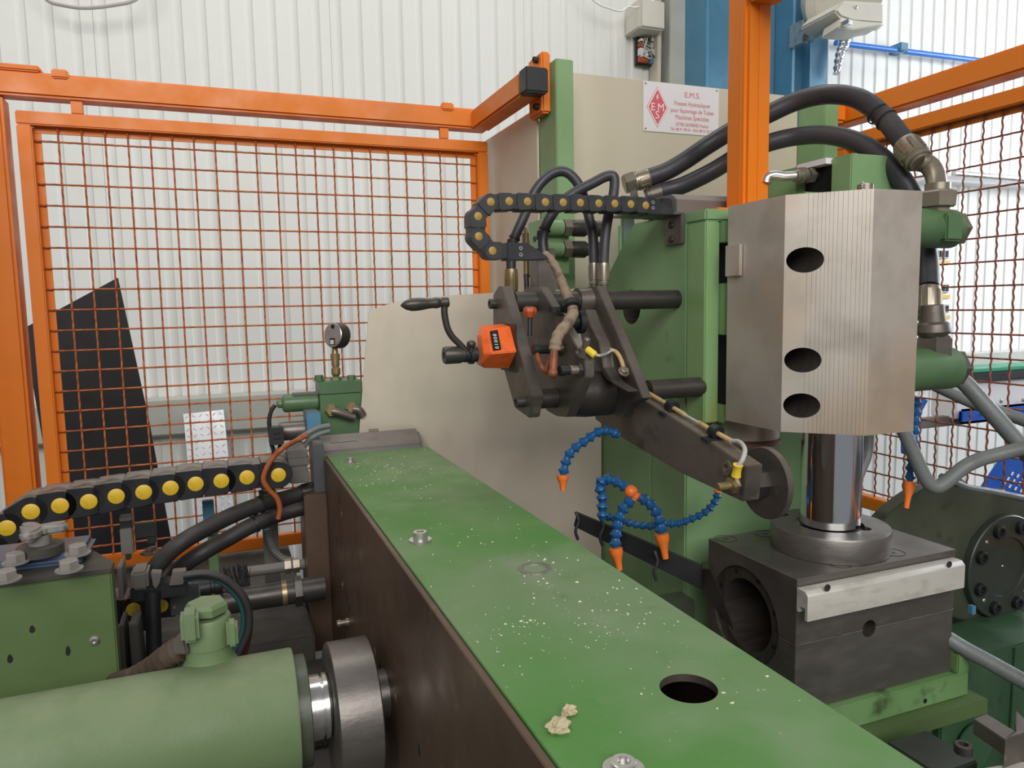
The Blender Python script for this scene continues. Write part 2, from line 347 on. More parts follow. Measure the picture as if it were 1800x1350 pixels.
# heater / hose reel housing
hr = thing('hose_reel', pY(1470, 70, 3.0), 'cream enamelled hose reel housing fixed high on the blue column', 'hose reel')
c0 = pY(1476, -22, 3.12)
m = MB(); m.rev(c0+V((0, .0, -.03)), (-.35, -.75, -.55), [(-.02, .03), (0, .18), (.02, .20), (.07, .20), (.09, .193), (.094, .15), (.096, .148), (.10, .03), (.10, 0)], 48); mk('drum_cover', m, 'cream', hr, smooth=25)
pts = [pY(x, y, 2.88) for x, y in ((1467, 18), (1484, 0), (1554, 4), (1554, 42), (1500, 38), (1478, 30))]
m = MB(); m.ext(pts, (.01, .25, .0)); mk('outlet_housing', m, 'cream', hr, .01)
m = MB(); m.rev(pY(1504, 13, 2.88), (0, -1, 0), [(0, .008), (.006, .008), (.009, .003)], 14); mk('screw', m, 'bright', hr)
m = MB(); m.ext([pY(x, y, 2.87) for x, y in ((1478, 31), (1554, 43), (1500, 52), (1474, 48))], (.01, .12, -.01)); mk('under_tray', m, 'cream', hr, .004)
m = MB(); a, b = pY(1420, 66, 3.18), pY(1492, 32, 2.80)
m.ext([a, a+V((0, 0, -.02)), b+V((0, 0, -.02)), b], (.035, .01, 0)); m.box(a.x-.015, a.x+.02, 3.2, 3.3, a.z-.02, pY(1420, 38, 3.22).z); mk('bracket', m, 'bright', hr, .002)
m = MB(); m.tube([pY(x, y, 3.2) for x, y in ((1490, 64), (1510, 56), (1535, 47))], .016, 10); mk('hose', m, 'bluedeep', hr)
m = MB(); m.rev(pY(1533, 48, 3.19), pY(1560, 40, 3.19)-pY(1533, 48, 3.19), [(0, .015), (.02, .022), (.045, .02), (.05, .013), (.068, .012)], 14); mk('hose_end', m, 'cream', hr)
bp = thing('air_pipe', pY(1600, 85, 3.5), 'straight blue air pipe clipped along the white wall', 'pipe')
m = MB(); m.tube([V((pY(1478, 70, 3.5).x, 3.54, pY(1490, 73, 3.5).z)), V((7.2, 3.54, pY(1770, 98, 3.5).z))], .017, 12, False); mk('pipe', m, 'bluepipe', bp)
q = pY(1593, 80, 3.5); m = MB(); m.box(q.x-.03, q.x+.03, 3.51, 3.6, q.z-.03, q.z+.022); m.tube([q+V((.01, -.0, -.02)), q+V((-.04, 0, -.05)), q+V((-.09, 0, -.045))], .004, 5); mk('clip', m, 'blueblock', bp, .004)
m = MB(); m.tube([pY(x, y, 3.3) for x, y in ((1486, 30), (1487, 52), (1484, 75), (1476, 98), (1470, 130))], lambda t: .042*(1-.6*t)+.004*math.sin(t*70), 14, seg=10)
tag(mk('foil_duct', m, 'duct', smooth=60), 'crinkled silver foil sleeve hanging right of the blue column', 'duct')
# right-hand wall rail, breaker box
rl = thing('wall_conduit', pY(1740, 320, 3.5), 'pale grey conduit with its rail level behind the right fence', 'conduit')
m = MB(); a, b = pY(1676, 305, 3.4), pY(1860, 320, 3.4); m.tube([a, b], .018, 12, False); mk('conduit', m, 'bright', rl)
m = MB(); a, b = pY(1620, 318, 3.5), pY(1860, 330, 3.5); m.box(a.x, b.x+.4, 3.46, 3.58, b.z-.012, b.z+.03); mk('rail', m, 'white', rl, .004)
eb = thing('breaker_box', pY(1640, 600, 3.45), 'white breaker box with four yellow labelled rows behind the right fence', 'breaker box')
p, q = pY(1590, 606, 3.45), pY(1678, 433, 3.45)
m = MB(); m.box(p.x, q.x, 3.45, 3.59, p.z, q.z); mk('enclosure', m, 'white', eb, .006)
for k, y in enumerate((443, 503, 539, 575)):
    a, b = pY(1646, y+12, 3.44), pY(1668, y-4, 3.44)
    m = MB(); m.box(a.x-.11, b.x, 3.436, 3.45, a.z, b.z); w = mk('breaker_row', m, 'cable_grey', eb, .002)
    for j in range(6):
        m = MB(); xx = b.x-.018-j*.028; m.box(xx-.008, xx+.004, 3.428, 3.436, a.z+.012, b.z-.008); mk('switch', m, 'black', w)
    a, b = pY(1646, y+22, 3.44), pY(1671, y+15, 3.44); m = MB(); m.box(a.x-.11, b.x, 3.442, 3.45, a.z, b.z); mk('row_label', m, 'label_yellow', eb)
so = thing('wall_socket', pY(1680, 357, 3.55), 'small white wall socket above the breaker box', 'socket')
p, q = pY(1666, 368, 3.55), pY(1684, 344, 3.55); m = MB(); m.box(p.x, q.x, 3.55, 3.6, p.z, q.z); mk('plate', m, 'white', so, .003)
m = MB(); c = (p+q)/2; m.rev(V((c.x, 3.55, c.z)), (0, -1, 0), [(0, .012), (.002, .012), (.002, .009), (-.004, .008)], 14); mk('outlet', m, 'cable_grey', so)
# workbench right
wb = thing('workbench', pY(1750, 800, 2.6), 'blue and white workbench with a green mat beyond the right fence', 'workbench')
yb = 2.3
p, q = pY(1684, 660, yb), pY(1684, 645, yb+.0)
X0 = pY(1686, 655, yb).x; ztop = pY(1740, 652, yb).z
m = MB(); m.box(X0, X0+2.2, yb, yb+.16, ztop-.004, ztop+.012); mk('mat', m, 'benchgreen', wb, .003)
m = MB(); m.box(X0, X0+2.2, yb-.01, yb+.16, ztop-.045, ztop-.006); mk('top_edge', m, 'black', wb, .003)
m = MB(); m.box(X0+.02, X0+2.1, yb+.02, yb+.15, ztop-.21, ztop-.046); mk('drawer_front', m, 'white', wb, .004)
m = MB(); m.box(X0-.3, X0+2.1, yb+.05, yb+.09, ztop-.245, ztop-.2); mk('rail', m, 'grey_plastic', wb, .004)
a, b = pY(1682, 745, yb), pY(1840, 697, yb); m = MB(); m.box(a.x, b.x+1, yb-.02, yb+.0, a.z, b.z-.02); bpn = mk('blue_panel', m, 'bluedeep', wb, .012)
for x, y in ((1726, 727), (1759, 705), (1798, 703)):
    m = MB(); m.rev(pY(x, y, yb-.02), (0, -1, 0), [(0, .010), (.004, .010), (.006, .004)], 12); mk('bolt', m, 'bright', wb)
m = MB(); m.ext([pY(x, y, yb) for x, y in ((1596, 690), (1633, 704), (1618, 730), (1606, 733), (1604, 800), (1596, 800))], (0, .04, 0)); mk('left_leg', m, 'bluedeep', wb, .004)
bd = thing('blue_banner', pY(1780, 870, 2.4), 'dark blue sloping board with white print below the workbench', 'board')
bdm = [pY(x, y, 2.1) for x, y in ((1768, 800), (1850, 790), (1860, 900), (1726, 862))]
m = MB(); m.ext(bdm, (0, .02, 0)); mk('board', m, 'bluedeep', bd, .004)
for i in range(3):
    for j in range(4):
        x, y = 1776+j*10-i*7, 835+i*9+j*4
        m = MB(); m.ext([pY(x, y, 2.098), pY(x+3, y-6, 2.098), pY(x+6, y-5, 2.098), pY(x+3, y+1, 2.098)], (0, -.002, 0)); mk('print', m, 'white', bd)

# ---- leaning sheets on the left
Rb = [pY(x, y, 2.25) for x, y in ((40, 578), (207, 488), (262, 740), (312, 1010), (88, 1030))]
Rb[3] = Rb[2]+(Rb[3]-Rb[2])*(Rb[2].z/(Rb[2].z-Rb[3].z)); Rb[4] = V((Rb[0].x+.12, 2.25, .0)); Rb[3].z = 0
m = MB(); m.ext(Rb, (0, .008, 0)); tag(mk('rubber_sheet', m, 'black'), 'large black sheet leaning behind the orange mesh on the left', 'sheet')
cp = thing('tread_plate', pY(370, 950, 3.4), 'narrow bright tread plate leaning on the wall girt', 'metal plate')
q = [pY(322, 728, 3.46), pY(393, 720, 3.46), pY(418, 960, 3.36), pY(345, 968, 3.36)]
m = MB(); m.ext(q, (0, .004, 0)); mk('plate', m, 'tread', cp)
m = MB(); ux = (q[1]-q[0]); uy = (q[3]-q[0]); L0, L1 = ux.length, uy.length
n_ = ux.cross(uy).normalized(); n_ = n_ if n_.y < 0 else -n_
nx, ny = 6, int(L1/L0*6)
for i in range(nx):
    for j in range(ny):
        c = q[0]+ux*((i+.5)/nx)+uy*((j+.5)/ny)
        a = math.radians(45 if (i+j) % 2 else -45); dx, dy = ux.normalized(), uy.normalized()
        e = (dx*math.cos(a)+dy*math.sin(a))*.012; f = (dy*math.cos(a)-dx*math.sin(a))*.0032
        t = [m.b.verts.new(v) for v in (c-e, c-f, c+e, c+f)]; k = m.b.verts.new(c+n_*.003)
        for r in range(4): m.b.faces.new([t[r], t[(r+1) % 4], k])
tag(mk('tread_lozenges', m, 'tread', cp, smooth=0), kind='stuff')

# ================================================================== FENCES
def crimp(P0, P1, out, amp, per, r):
    L = (P1-P0).length; d = (P1-P0)/L; n = max(8, int(L/per*7)); mb = MB()
    pts = [P0+d*(L*i/n)+out*(amp*math.sin(2*math.pi*i/n*L/per)) for i in range(n+1)]
    mb.tube(pts, r, 5, smooth=False); return mb
def mesh_panel(name, label, place, u0, u1, z0, z1, fw, us, zs, ax, wm, group=None, amp=(.0011, .0016)):
    """place(u, depth, z) -> world point; ax: unit out-of-plane vector"""
    t = thing(name, place((u0+u1)/2, 0, z0), label, 'fence panel')
    for (a, b, c, d) in ((u0, u1, z1-fw, z1), (u0, u1, z0, z0+fw), (u0, u0+fw, z0+fw+.0005, z1-fw-.0005), (u1-fw, u1, z0+fw+.0005, z1-fw-.0005)):
        m = MB(); m.ext([place(a, 0, c), place(b, 0, c), place(b, 0, d), place(a, 0, d)], ax*.028); mk('frame_rail' if (b-a) > fw*1.5 else 'frame_stile', m, 'orange', t, .0025)
    # inner clamping strip
    for (a, b, c, d) in ((u0+fw, u1-fw, z1-fw-.012, z1-fw-.0002), (u0+fw, u0+fw+.012, z0+fw+.001, z1-fw-.013), (u1-fw-.012, u1-fw, z0+fw+.001, z1-fw-.013)):
        m = MB(); m.ext([place(a, .022, c), place(b, .022, c), place(b, .022, d), place(a, .022, d)], ax*.005); mk('clamp_strip', m, 'orange', t)
    me0 = None; zm = z0+fw*.55
    for u in us:
        A, B = place(u, .017, z0+fw*.6), place(u, .017, z1-fw-.002)
        if me0 is None:
            base = A; mb = crimp(A, B, ax, amp[1], .0217, .0021); bmesh.ops.translate(mb.b, verts=mb.b.verts, vec=-A); me0 = bpy.data.meshes.new('wire'); mb.b.to_mesh(me0); me0.materials.append(MT[wm]); me0.shade_smooth()
        link('vertical_wire', me0, None, t, Matrix.Translation(A))
    me1 = None
    for z in zs:
        A, B = place(u0+fw-.008, .0185, z), place(u1-fw+.008, .0185, z)
        if me1 is None:
            mb = crimp(A, B, ax, amp[0], .0217, .0021); bmesh.ops.translate(mb.b, verts=mb.b.verts, vec=-A); me1 = bpy.data.meshes.new('wire'); mb.b.to_mesh(me1); me1.materials.append(MT[wm]); me1.shade_smooth()
        link('horizontal_wire', me1, None, t, Matrix.Translation(A))
    return t
lp = mesh_panel('mesh_panel', 'wide orange wire mesh panel across the left half, behind the drag chain', lambda u, d, z: V((u, 1.8+d, z)), -.362, .652, 1.04, 2.013, .027,
    [-.2915+.0433*k for k in range(21)], [1.957-.0434*k for k in range(21)], YA, 'wire')
mesh_panel('mesh_panel', 'narrow orange mesh panel seen edge-on at the left border', lambda u, d, z: V((-.447-d*.3, u, z)), 1.15, 1.779, 1.04, 2.013, .027,
    [1.741-.0433*k for k in range(13)], [1.957-.0434*k for k in range(21)], XA*-1, 'wire')
mesh_panel('mesh_panel', 'orange framed mesh panel on the right side of the machine', lambda u, d, z: V((1.49+d, u, z)), .15, 1.505, 1.075, 2.012, .032,
    [1.4015-.0405*k for k in range(31)], [1.979-.0507*k for k in range(18)], XA, 'wire_r')
fr = thing('safety_fence', (-.4, 1.81, 1.03), 'orange fence frame with post and top rail on the left of the machine', 'fence frame')
m = MB(); m.box(-.435, -.378, 1.78, 1.84, 1.03, 2.038); mk('post', m, 'orange', fr, .006)
m = MB(); m.box(-.46, .655, 1.79, 1.84, 2.04, 2.088); rb = mk('top_rail', m, 'orange', fr, .005)
m = MB(); m.box(-.46, -.31, 1.788, 1.84, 2.088, 2.1); mk('notched_plate', m, 'orange', fr, .003)
m = MB(); m.box(.606, .655, 1.474, 1.7895, 2.036, 2.084); mk('return_rail', m, 'orange', fr, .005)
m = MB(); m.box(.605, .656, 1.436, 1.4738, 2.035, 2.085); mk('end_cap', m, 'black', fr, .003)
m = MB(); m.box(.6575, .6785, 1.474, 1.547, 2.006, 2.131); mk('flange_plate', m, 'orange', fr, .004)
for z in (2.118, 2.022): socket('bolt', (.6575, 1.495, z), (-1, 0, 0), .007, .01, 'black', fr)
for x in (-.262, .528):
    m = MB(); m.box(x, x+.022, 1.80, 1.812, 2.0135, 2.0398); mk('hanger', m, 'orange', fr, .001)
for px_ in (92, 775):
    a = pY(px_, 150, 1.79).x; m = MB(); m.box(a, a+.03, 1.784, 1.80, 2.078, 2.096); mk('clip', m, 'orange', fr, .003)
rr = thing('fence_rail', (1.5, .8, 2.04), 'orange top rail rising over the right mesh panel', 'fence rail')
m = MB(); m.box(1.482, 1.532, .1, 1.508, 2.039, 2.09); mk('rail', m, 'orange', rr, .005)
m = MB(); m.box(1.446, 1.4815, 1.46, 1.508, 2.04, 2.089); mk('corner_stub', m, 'orange', rr, .006)

# foreground orange post
dp = thing('door_post', (.895, 1.107, 1.757), 'bright orange square post standing on the press behind the steel ram block', 'post')
m = MB(); m.box(.868, .923, 1.08, 1.136, 1.762, 2.62); mk('post', m, 'orange', dp, .006)
m = MB(); m.box(.80, .955, 1.065, 1.15, 1.7565, 1.7615); mk('foot_plate', m, 'orange', dp, .001)
zt = pY(1335, 8, 1.08).z; m = MB(); m.box(.866, .925, .5, 1.0795, zt, zt+.05); mk('top_beam', m, 'orange', dp, .005)
m = MB(); m.box(.893, .8955, 1.0785, 1.08, 1.7665, zt); m.box(.8672, .868, 1.094, 1.0965, 1.7665, zt); mk('weld_seam', m, 'orange', dp)
hexbolt('bolt', (.937, 1.074, 1.7616), ZA, .008, .008, 'bright', dp)

# ================================================================== CABINET + SIGN
cb = thing('machine_cabinet', (1.05, 1.6, 0), 'beige grey cabinet with green corner posts behind the press', 'cabinet')
m = MB(); m.box(.7205, 1.3995, 1.54, 1.548, .9, 2.116); mk('front_sheet', m, 'cabinet', cb, .0015)
m = MB(); m.box(.674, .679, 1.5405, 1.895, .9, 2.033); mk('side_sheet', m, 'cabinet', cb, .001)
m = MB(); m.box(.70, 1.43, 1.55, 1.90, .9, 2.02); mk('body', m, 'cabinet', cb, .003)
m = MB(); m.box(.679, .72, 1.45, 1.54, .5, 2.111); mk('left_post', m, 'green', cb, .002)
m = MB(); m.box(1.40, 1.445, 1.45, 1.54, .5, 2.111); mk('right_post', m, 'green', cb, .002)
ys = 1.5375
s0, s1, s2 = pY(1131, 142, ys), pY(1264, 155, ys), pY(1131, 230, ys)
sg = thing('maker_sign', ((s0.x+s1.x)/2, ys, s2.z), 'white metal sign with a red diamond and red French lettering on the cabinet', 'sign')
W_, H_ = s1.x-s0.x, s0.z-s2.z
m = MB(); m.box(s0.x, s1.x, ys, ys+.002, s2.z, s0.z); mk('plate', m, 'white', sg, .0005)
def sp(u, v, o=.0006): return V((s0.x+u/1475*W_, ys-o, s0.z-v/985*H_))   # u,v in the zoomed sign's own pixels
dc = (265, 492)
def dia(rx, ry, o): return [sp(dc[0]-rx, dc[1], o), sp(dc[0], dc[1]+ry, o), sp(dc[0]+rx, dc[1], o), sp(dc[0], dc[1]-ry, o)]
for nm, rx, ry, o, mm in (('diamond_border', 203, 410, .0002, 'printpink'), ('diamond_white_line', 192, 388, .0005, 'printwhite'), ('diamond', 172, 350, .0008, 'printred')):
    m = MB(); m.ext(dia(rx, ry, o), (0, -.0003, 0)); mk(nm, m, mm, sg)
k = H_/985
for s_, u, v, sz in (('E', 175, 500, 215), ('M', 325, 500, 215), ('S', 258, 655, 215)):
    o = text('emblem_letter', s_, sz*k, sp(u, v, .0013), 'printwhite', sg)
m = MB(); m.ext([sp(u, v, .0012) for u, v in ((262, 240), (232, 310), (258, 306), (240, 362), (290, 292), (262, 296), (276, 250))][::-1], (0, -.0003, 0)); mk('emblem_flash', m, 'printwhite', sg)
for s_, u, v, sz, w in (('E.M.S.', 940, 195, 150, 300), ('Presses Hydrauliques', 940, 378, 120, 700), ('pour façonnage de Tubes', 940, 518, 120, 850), ('Machines Spéciales', 940, 655, 120, 660), ('67700 SAVERNE France', 940, 797, 95, 640), ('Tél. 88 91 98 54   FAX 88 91 05 27', 940, 900, 75, 850)):
    text('lettering', s_, sz*k*1.05, sp(u, v, .0006), 'printpink', sg, width=w/1475*W_)
for u, v in ((40, 45), (1430, 45), (40, 935), (1430, 935)):
    m = MB(); m.rev(sp(u, v, 0), (0, -1, 0), [(0, .0022), (.001, .002), (.0016, .001)], 10); mk('rivet', m, 'steel', sg)

# ---- big guard sheet
gs = MB(); gs_n = V((.27, 1, 0)).normalized(); gs_p = pY(633, 740, 1.537)
def on_sheet(x, y): r = ray(x, y); return EYE+r*((gs_p-EYE).dot(gs_n)/r.dot(gs_n))
gs.ext([on_sheet(x, y) for x, y in ((648, 549), (654, 545), (672, 538), (700, 530), (740, 523.5), (800, 518.5), (870, 514.5), (1025, 506.5), (1057, 505), (1057, 1090), (610, 1090), (633, 740))], (0, .003, 0))
tag(mk('guard_sheet', gs, 'sheet', smooth=0), 'large bare grey metal guard sheet in the middle, behind the clamp plates', 'guard')
# ================================================================== PRESS COLUMN, RAM, DIE
pc = thing('press_column', (.9, 1.2, 0), 'light green cast press column with an oval slot beside the ram block', 'machine column')
m = MB(); m.ext([V((.762, y, z)) for y, z in ((1.10, .985), (1.10, 1.736), (1.047, 1.736), (1.047, 1.756), (1.282, 1.756), (1.404, 1.643), (1.424, 1.3), (1.424, .985))], (.33, 0, 0)); col = mk('body', m, 'green', pc, .003)
c = MB(); c.rev(V((.74, 1.287, 1.594)), XA, [(0, .034), (.10, .034)], 32); cut(col, [c])
m = MB(); m.box(.7622, .7915, 1.0472, 1.0995, 1.394, 1.7355); mk('slide_guide', m, 'green_rust', pc, .002)
for (z0, z1, x0, mm) in ((1.70, 1.7345, .78, 'green'), (1.545, 1.632, .78, 'green_rust'), (1.394, 1.424, .78, 'green_rust')):
    m = MB(); m.box(x0+.012, x0+.026, 1.036, 1.08, z0, z1); mk('gib', m, mm, pc, .001)
m = MB(); m.box(.7595, .7617, 1.213, 1.42, .99, 1.31); mk('lower_cover', m, 'green', pc, .001)
m = MB(); m.box(.792, .9, 1.085, 1.0995, 1.39, 1.735); mk('slide_gap_shade', m, 'dark', pc)  # near-black box painting the shade inside the slide gap
m = MB(); m.box(.7605, .762, 1.135, 1.165, 1.727, 1.742); m.box(.7598, .7605, 1.139, 1.161, 1.7305, 1.7385); mk('cast_plate', m, 'green', pc, .0004)
# L plate hanging with bolts
lb = thing('chain_bracket', pX(1180, 430, .755), 'brown angle bracket with two bolts under the small drag chain', 'bracket')
p, q = pX(1166, 432, .75), pX(1194, 377, .75)
m = MB(); m.box(.754, .7617, q.y, p.y, p.z, q.z); m.box(.66, .7617, q.y-.0, p.y+.03, q.z, q.z+.004); mk('angle', m, 'steel', lb, .001)
for y in (396, 421): m = MB(); m.rev(pX(1180, y, .754), (-1, 0, 0), [(0, .0065), (.003, .006), (.005, .003)], 14); mk('bolt', m, 'steel_dark', lb)
# ram block
A, B, C = V((.787, .888, 0)), V((.871, .8055, 0)), V((.962, .803, 0))
pts = [V((.785, 1.018, 0)), A]
for k in range(15):
    t = .27+.70*k/14+.010*math.sin(k*7); d = (B-A).normalized(); n_ = V((d.y, -d.x, 0)); n_ = n_ if n_.y > 0 else -n_
    p = A.lerp(B, t); pts += [p-d*.00022, p+n_*.0005, p+d*.00022]
pts += [B, C, V((.962, 1.018, 0))]
rm = thing('ram_block', (.87, .92, 1.402), 'chamfered bare steel ram block with three round holes', 'machine part')
m = MB(); m.ext([V((p.x, p.y, 1.402)) for p in pts], (0, 0, .354)); rbk = mk('block', m, 'machined', rm, smooth=0)
dAB = (B-A).normalized(); nAB = V((dAB.y, -dAB.x, 0)).normalized()
cs = []
for x, y in ((1415, 457), (1411, 633), (1409, 713)):
    r_ = ray(x, y); t = (A-EYE).dot(nAB)/r_.dot(nAB); p = EYE+r_*t
    mb = MB(); mb.rev(p+V((0, -.06, 0)), YA, [(0, .0186), (.17, .0186)], 40); cs.append(mb)
cut(rbk, cs)
rbk.data.set_sharp_from_angle(angle=math.radians(12))
m = MB(); m.box(.7785, .7848, .98, 1.016, 1.642, 1.692); mk('guide_shoe', m, 'machined', rm, .0008)
m = MB(); m.rev(V((.9055, .905, 1.24)), ZA, [(0, .0465), (.1615, .0465)], 64); tag(mk('piston_rod', m, 'chrome'), 'mirror polished chrome piston rod between ram block and die', 'piston')
m = MB(); q0 = V((.875, 1.075, 0)); m.rev(q0+V((0, 0, 1.355)), ZA, [(0, .052), (.004, .056), (.05, .056)], 48); bo = mk('rod_gland', m, 'machined'); tag(bo, 'round machined boss under the ram block behind the chrome rod', 'machine part')
m = MB(); m.ring(q0+V((0, 0, 1.349)), ZA, .04, .059, .006); mk('seal_ring', m, 'ringred', bo)
# ram top: manifold, fitting, cap
mf = thing('top_manifold', (1.05, 1.05, 1.757), 'green steel manifold block on top of the press column', 'machine part')
m = MB(); m.box(1.012, 1.13, .985, 1.03, 1.757, 1.848); mk('end_block', m, 'green', mf, .002)
m = MB(); m.box(1.0, 1.13, 1.10, 1.2, 1.757, 1.845); mk('rear_block', m, 'green', mf, .002)
m = MB(); m.box(1.02, 1.13, 1.0305, 1.0995, 1.757, 1.842); mk('recess_shade', m, 'dark', mf)  # solid near-black box drawn as the shade between the blocks
m = MB(); m.box(.965, 1.0, 1.04, 1.2, 1.757, 1.79); mk('step', m, 'green', mf, .001)
m = MB(); m.box(1.0, 1.02, 1.0305, 1.0995, 1.838, 1.848); mk('cover_strip', m, 'white', mf)
ef = thing('elbow_fitting', pD(1400, 310, 1.36), 'bright bent pipe fitting screwed into the green manifold', 'pipe fitting')
ds = 1.31
m = MB(); m.tube([pD(x, y, ds) for x, y in ((1346, 322), (1349, 312), (1360, 308), (1378, 310), (1398, 309))], .0085, 14); mk('elbow', m, 'bright', ef)
dirv = pD(1470, 304, ds+.055)-pD(1396, 310, ds)
m = MB(); m.rev(pD(1396, 309.5, ds), dirv, [(0, .0095), (.008, .0115), (.013, .0115), (.014, .014), (.024, .0145), (.026, .012)], 24); mk('ferrule', m, 'nickel', ef)
m = MB(); m.rev(pD(1418, 309, ds+0.016), dirv, [(0, .014), (.012, .0145), (.0125, .011)], 6); mk('nut', m, 'nickel', ef, smooth=20)
m = MB(); m.rev(pD(1428, 308.5, ds+0.024), dirv, [(0, .0095), (.022, .0095), (.0221, .016), (.034, .016), (.0342, .02), (.040, .02)], 20); mk('stem', m, 'steel_dark', ef)
m = MB(); m.rev(pD(1450, 307, ds+0.040), dirv, [(0, .017), (.012, .0175), (.014, .0145)], 6); mk('lock_nut', m, 'grey_box', ef, smooth=20)
cpz = thing('dust_cap', (pD(1520, 336, 1.2)), 'small threaded cap with a bead chain on top of the ram block', 'cap')
cpo = pD(1521, 334, 1.2); cpo.z = 1.757
m = MB(); m.rev(cpo, ZA, [(0, .0135), (.006, .0135), (.0062, .0125), (.028, .0125), (.030, .010), (.031, .004)], 24); mk('cap', m, 'nickel', cpz)
m = MB()
for k in range(9): m.blob(cpo+V((-.014-.0015*math.sin(k), -.008, .03-.0035*k)), .0018, 1)
mk('bead_chain', m, 'bright', cpz)
# die block
db = thing('die_block', (.915, .915, 1.02), 'dark split steel die block with a big round bore in its side', 'die')
dx0, dx1, dy0, dy1 = .755, 1.077, .812, 1.022
m = MB(); m.box(dx0, dx1, dy0, dy1, 1.1008, 1.2); up = mk('upper_half', m, 'die', db, .001, seg=1)
m = MB(); m.box(dx0+.0006, dx1, dy0+.0006, dy1, .995, 1.0998); lo_ = mk('lower_half', m, 'die', db, .001, seg=1)
SEAM=1
bc = pX(1324, 1085, dx0); bc.z = 1.1004; bc.y = .928
def bores():
    L = []
    a = MB(); a.rev(bc+V((-.01, 0, 0)), XA, [(0, .079), (.016, .079)], 48); L.append(a)
    a = MB(); a.rev(bc+V((-.01, 0, 0)), XA, [(0, .058), (.24, .058)], 48); L.append(a)
    hp = pY(1528, 1106, dy0); hp.z = 1.1003
    a = MB(); a.rev(hp+V((0, -.01, 0)), YA, [(0, .0135), (.08, .0135)], 28); L.append(a)
    return L
cut(up, bores()); cut(lo_, bores())
hx = pY(1528, 1106, dy0).x
m = MB(); m.box(dx0-.0002, hx-.0125, dy0-.0002, dy0+.004, 1.0999, 1.1007); m.box(hx+.0125, dx1, dy0-.0002, dy0+.004, 1.0999, 1.1007); mk('bright_seam', m, 'bright', db)
for k in range(8):
    a = math.radians(22+45*k); p = bc+V((.0058, math.cos(a)*.069, math.sin(a)*.069))
    m = MB(); m.rev(p, (-1, 0, 0), [(0, .0042), (.0004, .0042), (.0004, .0032), (-.0005, .003)], 12); mk('screw_hole', m, 'dark', db)
for x, y in ((1569, 971), (1476, 991), (1276, 947), (1345, 938)):
    p = pZ(x, y, 1.2); m = MB(); m.ring(p, ZA, .0175, .0187, .0006); m.rev(p, ZA, [(0, .0045), (.0005, .0045)], 14); mk('plug', m, 'steel_dark', db)
fd = thing('die_flange', (.9055, .905, 1.2), 'dark round steel flange on the die block around the chrome rod', 'flange')
m = MB(); m.rev(V((.9055, .905, 1.2006)), ZA, [(0, .0905), (.036, .0915), (.0385, .090)], 72); fdo = mk('disc', m, 'die', fd, smooth=30)
hs = []
for x, y in ((1518, 929), (1374, 904)):
    p = pZ(x, y, 1.239); mb = MB(); mb.rev(p+V((0, 0, -.02)), ZA, [(0, .0115), (.03, .0115)], 24); hs.append(mb)
mb = MB(); mb.rev(V((.9055, .905, 1.232)), ZA, [(0, .052), (.01, .052)], 48); hs.append(mb)
cut(fdo, hs)
for x, y in ((1518, 929), (1374, 904)): socket('bolt', pZ(x, y, 1.222), ZA, .0085, .009, 'black', fd)
wbar = thing('stop_bar', (.91, .80, 1.15), 'pale aluminium bar screwed along the top front edge of the die block', 'bar')
a, b, cc = pY(1421, 1028, .788), pY(1698, 975, .788), pY(1422, 1068, .788)
zt_, zb_ = 1.189, 1.146
m = MB(); prof = [(0, zt_-.006), (.006, zt_), (.0225, zt_), (.0225, zb_+.008), (.017, zb_+.008), (.017, zb_+.017), (.006, zb_+.017), (.006, zb_), (0, zb_)]
m.ext([V((a.x, .788+u, z)) for u, z in prof], (b.x-a.x, 0, 0)); mk('bar', m, 'alu', wbar, .0006, seg=1)
for x, y in ((1454, 1033), (1668, 992)):
    p = pY(x, y, .788); m = MB(); m.rev(p, (0, -1, 0), [(0, .0052), (.0012, .0052), (.0012, .0036), (-.001, .003)], 16); mk('screw', m, 'steel_dark', wbar)
# plinth and base right
pl = thing('die_plinth', (.91, .9, .93), 'green painted stepped plinth carrying the die block', 'machine base')
m = MB(); m.box(.70, 1.104, .80, 1.04, .955, .9945); m.box(1.0772, 1.104, .80, 1.04, .9945, 1.026); mk('plinth', m, 'green_oily', pl, .002)
m = MB(); m.box(.60, 1.122, .778, 1.05, .93, .9548); mk('ledge', m, 'green_box', pl, .0015)  # darker green paints in the shadow step below the plinth
m = MB(); m.rev(pY(1626, 1232, .782), (0, -1, 0), [(0, .004), (.0006, .004)], 12); mk('screw', m, 'dark', pl)
rb2 = thing('right_pedestal', (1.35, .95, 0), 'dark green oily pedestal to the right of the die block', 'machine base')
m = MB(); m.box(1.125, 1.47, .862, .9745, 0, .973); mk('body', m, 'green_shop', rb2, .003)
m = MB(); m.box(1.3, 1.47, .858, .8615, .6, .972); mk('face_plate', m, 'green_shop', rb2, .001)
m = MB(); m.rev(pY(1712, 1312, .856), (0, -1, 0), [(0, .045), (.003, .045)], 40); mk('round_cover', m, 'green_shop', rb2)
bs = thing('machine_bed', (.9, .7, 0), 'deep green machine bed in the shade below the die block', 'machine base')
m = MB(); m.box(.42, 1.48, .15, .77, 0, .66); mk('trough', m, 'green_shop', bs, .004)
m = MB(); m.box(.60, 1.118, .87, 1.04, 0, .9275); tag(mk('die_pedestal', m, 'green_shop', None, .003), 'deep green upright wall under the die plinth', 'machine base')
m = MB(); m.box(.46, 1.46, 1.052, 1.44, 0, .984); tag(mk('column_base', m, 'green_dark', None, .003), 'dark oily base block under the light green press column', 'machine base')
for i, (x, y, w, h, dd) in enumerate(((1655, 1325, .045, .05, 1.02),)):
    m = MB(); p = pD(x, y, dd); m.box(p.x-w, p.x+w*.7, p.y-.03, p.y+.05, p.z-.14, p.z); mk('clamp_block', m, 'black_green', bs, .002)
